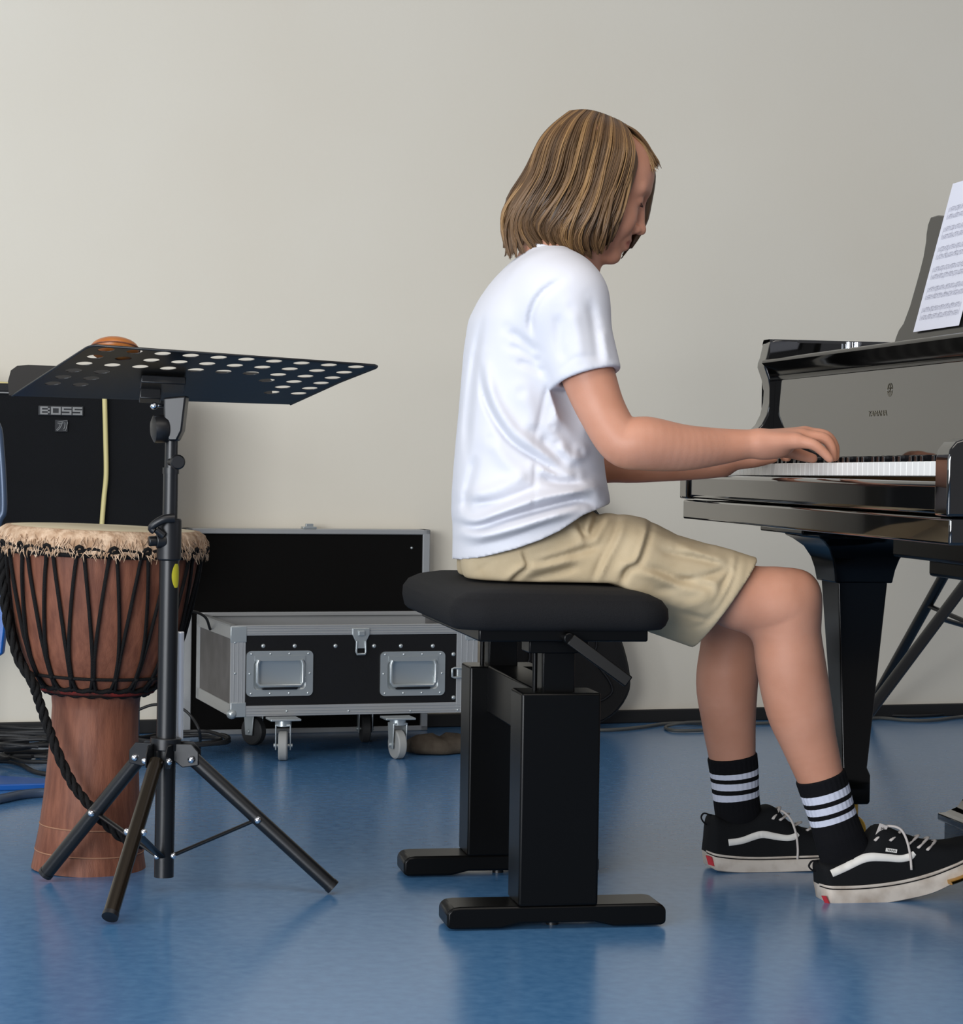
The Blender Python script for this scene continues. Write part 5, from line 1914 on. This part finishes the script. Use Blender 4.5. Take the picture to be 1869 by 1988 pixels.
# ---- shoes
def shoe(bottom, fox, top, d0, stripe, laces, lace_end, loop_px, tabpx, vamp, label=None):
    n = len(bottom)
    N = 48
    tb = np.linspace(0, 1, N)
    bt = catmull([(x, y, 0) for x, y in bottom], N)
    fx = catmull([(x, y, 0) for x, y in fox], N)
    tp_ = catmull([(x, y, 0) for x, y in top], N)
    Wt = np.interp(tb, [0, 0.04, 0.10, 0.25, 0.45, 0.68, 0.82, 0.92, 0.97, 1.0], [0.012, 0.024, 0.0325, 0.035, 0.036, 0.0445, 0.043, 0.033, 0.021, 0.006])
    az = math.radians(12)
    ls = np.array([-math.sin(az), math.cos(az), 0])
    fs = np.array([math.cos(az), math.sin(az), 0])
    def base(px, py):
        q = P(px, py, d0)
        s = (q[0] - P(bottom[0][0], py, d0)[0])
        return P(px, py, d0 + s * math.tan(az))
    sh = []
    # sole
    m = MB()
    R = []
    for i in range(N):
        b, t = base(*bt[i][:2]), base(*fx[i][:2])
        w = Wt[i] + 0.003
        ring = []
        for (f, k) in ((0, 0.90), (0.06, 0.98), (0.5, 1.0), (0.84, 1.0), (0.87, 0.975), (0.92, 1.0), (1.0, 0.98)):
            ring.append(b + (t - b) * f - ls * w * k)
        for (f, k) in ((1.0, 0.98), (0.92, 1.0), (0.87, 0.975), (0.84, 1.0), (0.5, 1.0), (0.06, 0.98), (0, 0.90)):
            ring.append(b + (t - b) * f + ls * w * k)
        R.append(ring)
    m.rings(R, True, True)
    # upper
    m2 = MB()
    R = []
    NA = 15
    def sect(i, th):
        t, u_ = base(*fx[i][:2]), base(*tp_[i][:2])
        c, s_ = math.cos(th), math.sin(th)
        w = Wt[i] + 0.0005
        e_ = float(np.interp(tb[i], [0, 0.4, 0.6, 1], [0.42, 0.42, 0.7, 0.75]))
        return t - (u_ - t) * 0.06 + (u_ - t) * 1.06 * abs(s_) ** e_ - ls * w * math.copysign(abs(c) ** e_, c)
    for i in range(N):
        R.append([sect(i, math.pi * j / (NA - 1)) for j in range(NA)])
    m2.rings(R, False, False)
    m2.f.append(list(range(NA)))
    m2.mi.append(0)
    m2.f.append(list(range((N - 1) * NA, N * NA)))
    m2.mi.append(0)
    up_ = m2.build('shoe', M_shoe, person, smooth=60)
    sole = m.build('sole', M_sole, up_, smooth=50)
    # dark line round the foxing
    m = MB()
    m.tube([base(*(bt[i] + (fx[i] - bt[i]) * 0.845)[:2]) - ls * (Wt[i] + 0.0032) for i in range(N)], 0.0010, 6)
    m.build('foxing_line', M_sock, sole, smooth=180)
    def side(px, py, lift=0.0012):
        i = int(np.argmin(np.abs(fx[:, 0] + (tp_[:, 0] - fx[:, 0]) * 0.4 - px)))
        best, bi = 1e9, None
        for ii in range(max(0, i - 8), min(N, i + 9)):
            for th in np.linspace(0.02, 1.5, 40):
                q = sect(ii, th)
                v = q - CO
                f = FPX / np.dot(v, CF)
                ex = W_ / 2 + f * np.dot(v, CR) - px
                ey = H_ / 2 - f * np.dot(v, CU) - py
                e = ex * ex + ey * ey
                if e < best:
                    best, bi = e, (ii, th)
        q = sect(*bi)
        qq = base(px, py)
        # keep the wanted pixel but the depth of the surface
        return P(px, py, q[1] - lift)
    # side stripe
    m = MB()
    a = catmull([(x, y, 0) for x, y, _ in stripe], 40)
    wd = catmull([(w, 0, 0) for _, _, w in stripe], 40)[:, 0]
    tg = np.gradient(a, axis=0)
    tg /= np.linalg.norm(tg, axis=1)[:, None]
    R = []
    for i in range(40):
        nx, ny = -tg[i][1], tg[i][0]
        ring = [side(a[i][0] + nx * wd[i] * k, a[i][1] + ny * wd[i] * k, l) for k, l in ((-1, 0.0002), (-0.9, 0.0022), (0, 0.0026), (0.9, 0.0022), (1, 0.0002))]
        R.append(ring)
    m.rings(R, False, False)
    m.build('side_stripe', M_leather, up_, smooth=180)
    # laces over the instep
    m = MB()
    for (xa, ya, xb, yb) in laces:
        p0 = side(xa, ya, 0.003)
        pm = base((xa + xb) / 2 + 6, min(ya, yb) - 2) - ls * 0.012
        p1 = base(xb, yb + 4) + ls * 0.010
        m.tube(catmull([p0, pm, p1], 10), 0.0030, 8, flat=0.6)
    m.build('laces', M_lace, up_, smooth=180)
    m = MB()
    m.tube(catmull([base(x, y) - ls * (w) for x, y, w in lace_end], 24), 0.0022, 8)
    m.build('lace_end', M_lace, up_, smooth=180)
    # heel pull loop
    m = MB()
    m.tube(catmull([base(x, y) for x, y in loop_px], 20), 0.0030, 8, flat=0.5)
    m.build('heel_loop', M_sock, up_, smooth=180)
    # red heel tab
    m = MB()
    q = [base(x, y) - ls * w for x, y, w in tabpx]
    m.prism(q, -fs * 0.002 - ls * 0.0012)
    m.build('heel_tab', M_red, sole, smooth=0)
    return up_, base, side, ls, fs
near = shoe(
    [(1590, 1744), (1604, 1751), (1640, 1752), (1690, 1748), (1740, 1740), (1790, 1727), (1830, 1707), (1868, 1689), (1892, 1672), (1908, 1656)],
    [(1584, 1712), (1602, 1713), (1642, 1712), (1690, 1708), (1740, 1700), (1788, 1686), (1830, 1669), (1868, 1651), (1892, 1638), (1907, 1630)],
    [(1582, 1680), (1592, 1672), (1625, 1668), (1668, 1640), (1703, 1602), (1750, 1616), (1795, 1630), (1840, 1632), (1875, 1625), (1902, 1622)],
    3.858,
    [(1614, 1696, 7.5), (1640, 1684, 8), (1670, 1669, 8.5), (1690, 1664, 8.5), (1720, 1665, 7.5), (1748, 1667, 7), (1766, 1663, 7), (1775, 1656, 5)],
    [(1698, 1632, 1726, 1606), (1728, 1632, 1750, 1612), (1762, 1640, 1780, 1622), (1782, 1646, 1798, 1626), (1800, 1650, 1808, 1632)],
    [(1703, 1606, 0.012), (1718, 1600, 0.020), (1734, 1604, 0.030), (1743, 1622, 0.036), (1748, 1650, 0.041), (1750, 1680, 0.043)],
    [(1587, 1672), (1576, 1672), (1570, 1682), (1578, 1690), (1586, 1688)],
    [(1585, 1733, 0.026), (1590, 1732, 0.034), (1597, 1747, 0.034), (1592, 1748, 0.026)], None)
far = shoe(
    [(1370, 1678), (1384, 1685), (1420, 1688), (1460, 1688), (1500, 1687), (1540, 1685), (1575, 1683), (1605, 1680), (1622, 1674), (1632, 1666)],
    [(1366, 1648), (1382, 1652), (1420, 1656), (1460, 1657), (1500, 1656), (1540, 1654), (1575, 1652), (1605, 1650), (1622, 1648), (1631, 1647)],
    [(1372, 1594), (1382, 1582), (1410, 1590), (1450, 1585), (1492, 1562), (1524, 1590), (1558, 1606), (1588, 1612), (1612, 1622), (1628, 1634)],
    4.125,
    [(1414, 1636, 6.5), (1440, 1632, 6.5), (1466, 1623, 7), (1482, 1620, 7), (1505, 1624, 6.5), (1528, 1627, 6), (1542, 1624, 6), (1549, 1618, 4.5)],
    [(1500, 1590, 1506, 1568), (1514, 1592, 1526, 1580), (1540, 1604, 1548, 1596), (1566, 1612, 1576, 1604)],
    [(1499, 1572, 0.010), (1512, 1572, 0.020), (1524, 1586, 0.030), (1531, 1612, 0.038), (1533, 1640, 0.042), (1532, 1660, 0.043)],
    [(1382, 1598), (1370, 1600), (1361, 1588), (1366, 1579), (1378, 1582), (1388, 1584)],
    [(1364, 1656, 0.022), (1372, 1658, 0.030), (1378, 1676, 0.030), (1369, 1674, 0.022)], None)
# small woven labels on the near shoe
up_, base, side, ls, fs = near
a, b, c = side(1719, 1650, 0.004), side(1741, 1653, 0.004), side(1719, 1646, 0.004)
ux = (b - a) / np.linalg.norm(b - a)
uz = np.cross(ux, -ls)
uz = uz / np.linalg.norm(uz)
if uz[2] < 0:
    uz = -uz
lc = side(1730, 1651, 0.0035)
m = MB().box(lc, (0.020, 0.0012, 0.006), (ux, ls, uz))
lb = m.build('side_label', M_leather, up_, smooth=0)
text_mesh('VANS', 0.0052, lc - ls * 0.0008, ux, uz, -ls, 0.0004, 'label_text', M_sock, lb, 1.2)
tcn = base(1700, 1613) - ls * 0.022
tu = np.array([0.34, 0.06, 0.94]); tu /= np.linalg.norm(tu)
tr_ = np.cross(tu, -ls); tr_ /= np.linalg.norm(tr_)
if tr_[0] < 0:
    tr_ = -tr_
m = MB().box(tcn, (0.016, 0.0015, 0.030), (tr_, ls, tu))
tl = m.build('tongue_label', M_lace, up_, smooth=0, bevel=0.001)
text_mesh('VANS', 0.008, tcn - ls * 0.001, tu, -tr_, -ls, 0.0004, 'label_text', M_sock, tl, 1.0)

# ---- hair
HD = 3.87
near_g = [
    [(1214, 243, .006), (1226, 262, .040), (1234, 295, .066), (1227, 345, .072), (1206, 405, .078), (1193, 450, .072), (1184, 484, .058)],
    [(1202, 234, .006), (1210, 255, .046), (1214, 295, .076), (1200, 350, .084), (1174, 412, .090), (1160, 462, .084), (1176, 496, .066)],
    [(1182, 225, .006), (1182, 246, .050), (1176, 290, .083), (1160, 350, .092), (1136, 412, .096), (1119, 462, .090), (1146, 505, .070)],
    [(1160, 217, .006), (1150, 240, .052), (1140, 286, .086), (1122, 350, .094), (1092, 408, .096), (1078, 453, .088), (1108, 500, .070)],
    [(1140, 213, .006), (1120, 236, .048), (1102, 280, .080), (1084, 345, .090), (1052, 403, .088), (1040, 446, .074), (1066, 488, .056)],
    [(1122, 213, .005), (1090, 238, .036), (1064, 276, .062), (1044, 340, .070), (1010, 402, .066), (996, 452, .054), (992, 500, .046)],
    [(1106, 215, .0), (1068, 246, .014), (1040, 282, .026), (1018, 338, .032), (986, 396, .034), (975, 452, .030), (967, 506, .026)],
]
far_g = [
    [(1216, 243, -.002), (1240, 262, -.026), (1262, 298, -.044), (1270, 345, -.052), (1260, 398, -.056), (1244, 453, -.052), (1214, 504, -.040)],
    [(1204, 235, -.004), (1222, 262, -.046), (1240, 305, -.070), (1240, 355, -.078), (1226, 412, -.080), (1214, 460, -.076), (1200, 502, -.062)],
] + [[(x, y, -o) for x, y, o in g] for g in near_g[2:]]
tuft = [[(1210, 240, .004), (1234, 255, .002), (1252, 276, -.004), (1263, 295, -.010), (1270, 307, -.014), (1276, 317, -.016), (1280, 326, -.018)]] * 2
def guide(G, s):
    f = s * (len(G) - 1)
    A = np.array(G, float)
    ext = np.concatenate([[2 * A[0] - A[1]], A, [2 * A[-1] - A[-2]]])
    i = min(int(f), len(G) - 2)
    f -= i
    p0, p1, p2, p3 = ext[i], ext[i + 1], ext[i + 2], ext[i + 3]
    return 0.5 * (2 * p1 + (p2 - p0) * f + (2 * p0 - 5 * p1 + 4 * p2 - p3) * f * f + (3 * p1 - p0 - 3 * p2 + p3) * f ** 3)
hr_ = np.random.default_rng(21)
m = MB()
attr = []
cen_px = np.array([1135.0, 350.0])
NP = 22
def strand_path(G, s, layer, wave, phase, lift, dev, endcut):
    g = guide(G, s).copy()
    t = np.linspace(0, 1, len(g))
    g[:, 2] = g[:, 2] * (1 - 0.22 * layer) 
    pull = 0.10 * layer
    g[:3, 1] += 14 * max(layer - 0.45, 0) / 0.3
    g[1:, 0] += (cen_px[0] - g[1:, 0]) * pull * 0.6
    g[:-1, 1] += (cen_px[1] - g[:-1, 1]) * pull * 0.5
    pts = catmull(g, 40)
    q = np.linspace(0, endcut, NP)
    idx = q * 39
    i0 = np.clip(idx.astype(int), 0, 38)
    fr = (idx - i0)[:, None]
    pts = pts[i0] * (1 - fr) + pts[i0 + 1] * fr
    grow = np.clip((q - 0.25) / 0.75, 0, 1)
    wv = wave * grow * np.sin(2 * math.pi * (1.55 * q) + phase)
    pts[:, 0] += wv * 1.0 + dev[0] * (0.3 + 0.7 * q)
    pts[:, 1] += dev[1] * q
    pts[:, 2] += wv * 0.00045 + dev[2]
    return np.array([P(x, y, HD - o - lift) for x, y, o in pts])
def hair_side(G, nlock, per, inner):
    for k in range(nlock):
        s0 = (k + hr_.uniform(0.1, 0.9)) / nlock
        ph = hr_.normal() * 0.5 + s0 * 4.0 + 0.6
        wv = hr_.uniform(9.0, 19.0) * (0.45 if (G is far_g and s0 < 0.25) else 1.0)
        tone = np.clip(hr_.normal(0.40, 0.18), 0.02, 0.98)
        lay0 = hr_.uniform(0, 0.65)
        pc_ = strand_path(G, s0, lay0, wv, ph, 0.0, (0, 0, 0), 1.0)
        ec0 = hr_.uniform(0.86, 1.0)
        for j in range(per):
            s = np.clip(s0 + hr_.normal() * 0.55 / nlock, 0, 1)
            lay = np.clip(lay0 + hr_.uniform(-0.10, 0.25), 0, 1)
            dev = (hr_.normal() * 1.6, hr_.normal() * 2.0, hr_.normal() * 0.0012)
            pth = strand_path(G, s, lay, wv, ph + hr_.normal() * 0.18, 0.0, dev, ec0 * hr_.uniform(0.90, 1.0))
            wc = (0.68 * np.linspace(0, 1, NP) ** 1.4)[:, None]
            pth = pth * (1 - wc) + (pc_ * (1 - 0.0) if True else 0) * wc
            r = hr_.uniform(0.0009, 0.0016)
            rad = r * np.interp(np.linspace(0, 1, NP), [0, 0.08, 0.7, 1], [0.5, 1, 1.0, 0.25])
            m.tube(pth, rad, 4, cap=False)
            attr.append((NP * 4, np.clip(tone + hr_.normal() * 0.10, 0, 1)))
    for s in np.linspace(0, 1, inner):
        pth = strand_path(G, s, 0.75, 2.0, s * 5.0, 0.0, (0, 0, 0), 0.93)
        rad = np.interp(np.linspace(0, 1, NP), [0, 0.1, 0.8, 1], [0.002, 0.007, 0.0095, 0.003])
        m.tube(pth, rad, 8)
        attr.append((NP * 8, 0.18))
hair_side(near_g, 58, 36, 34)
hair_side(far_g, 44, 22, 34)
for k in range(38):
    pth = strand_path(tuft, hr_.uniform(0, 1), 0, 0, 0, 0, (hr_.normal() * 3, hr_.normal() * 3, hr_.normal() * 0.006), hr_.uniform(0.85, 1.0))
    m.tube(pth, 0.0011 * np.interp(np.linspace(0, 1, NP), [0, 0.1, 0.7, 1], [0.6, 1, 0.9, 0.2]), 4, cap=False)
    attr.append((NP * 4, np.clip(hr_.normal(0.6, 0.15), 0, 1)))
# short strands along the hairline above the forehead
for k in range(420):
    y0 = hr_.uniform(-0.046, 0.040)
    z0 = -0.55 * y0 * y0 / 0.05
    o = hr_.uniform(0.003, 0.006)
    q = [(0.004 + hr_.normal() * 0.004, 0.12 * y0, 0.1125), (0.040, 0.55 * y0, 0.1005 + o * 0.5 + z0 * 0.3), (0.057, 0.80 * y0, 0.0900 + o + z0 * 0.6), (0.071 + hr_.uniform(-0.004, 0.003), y0 * 1.0, 0.0805 + o * 0.9 + z0), (0.080 + hr_.uniform(-0.010, 0.004), y0 * 1.12 + 0.004, 0.0700 + o * 0.7 + z0 * 1.2 + hr_.uniform(0, 0.008))]
    pth = catmull([HP(*c) for c in q], NP)
    m.tube(pth, 0.0011 * np.interp(np.linspace(0, 1, NP), [0, 0.1, 0.7, 1], [0.6, 1, 0.9, 0.2]), 4, cap=False)
    attr.append((NP * 4, np.clip(hr_.normal(0.72, 0.16), 0, 1)))
# crown strands that cover the parting
for k in range(420):
    s = hr_.uniform(0.0, 1.0)
    G = near_g if k % 2 else far_g
    pth = strand_path(G, s, 0.0, 0.0, 0, hr_.uniform(0, 0.002), (hr_.normal() * 1.5, hr_.normal() * 1.5, 0), hr_.uniform(0.2, 0.8) ** 1.0)
    m.tube(pth, 0.0012 * np.interp(np.linspace(0, 1, NP), [0, 0.1, 0.7, 1], [0.6, 1, 0.9, 0.2]), 4, cap=False)
    attr.append((NP * 4, np.clip(0.45 + 0.25 * math.sin(s * 47) + hr_.normal() * 0.1, 0, 1)))
hv = np.concatenate([np.full(n, v) for n, v in attr])
m.build('hair', M_hair, person, smooth=180, attr=('strand', hv), recalc=False)
# brows and lashes
m = MB()
for s in (-1, 1):
    m.tube(catmull([HP(0.0925, s * 0.012, 0.0215), HP(0.0865, s * 0.027, 0.026), HP(0.0705, s * 0.043, 0.0225)], 14), np.linspace(0.0022, 0.0010, 14), 6, flat=0.6)
m.build('eyebrows', M_hair, person, smooth=180)
m = MB()
for s in (-1, 1):
    m.tube(catmull([HP(0.0805, s * 0.021, -0.0055), HP(0.0835, s * 0.030, -0.0075), HP(0.0765, s * 0.0415, -0.0055)], 14), 0.0011, 6)
m.build('eyelashes', M_lash, person, smooth=180)
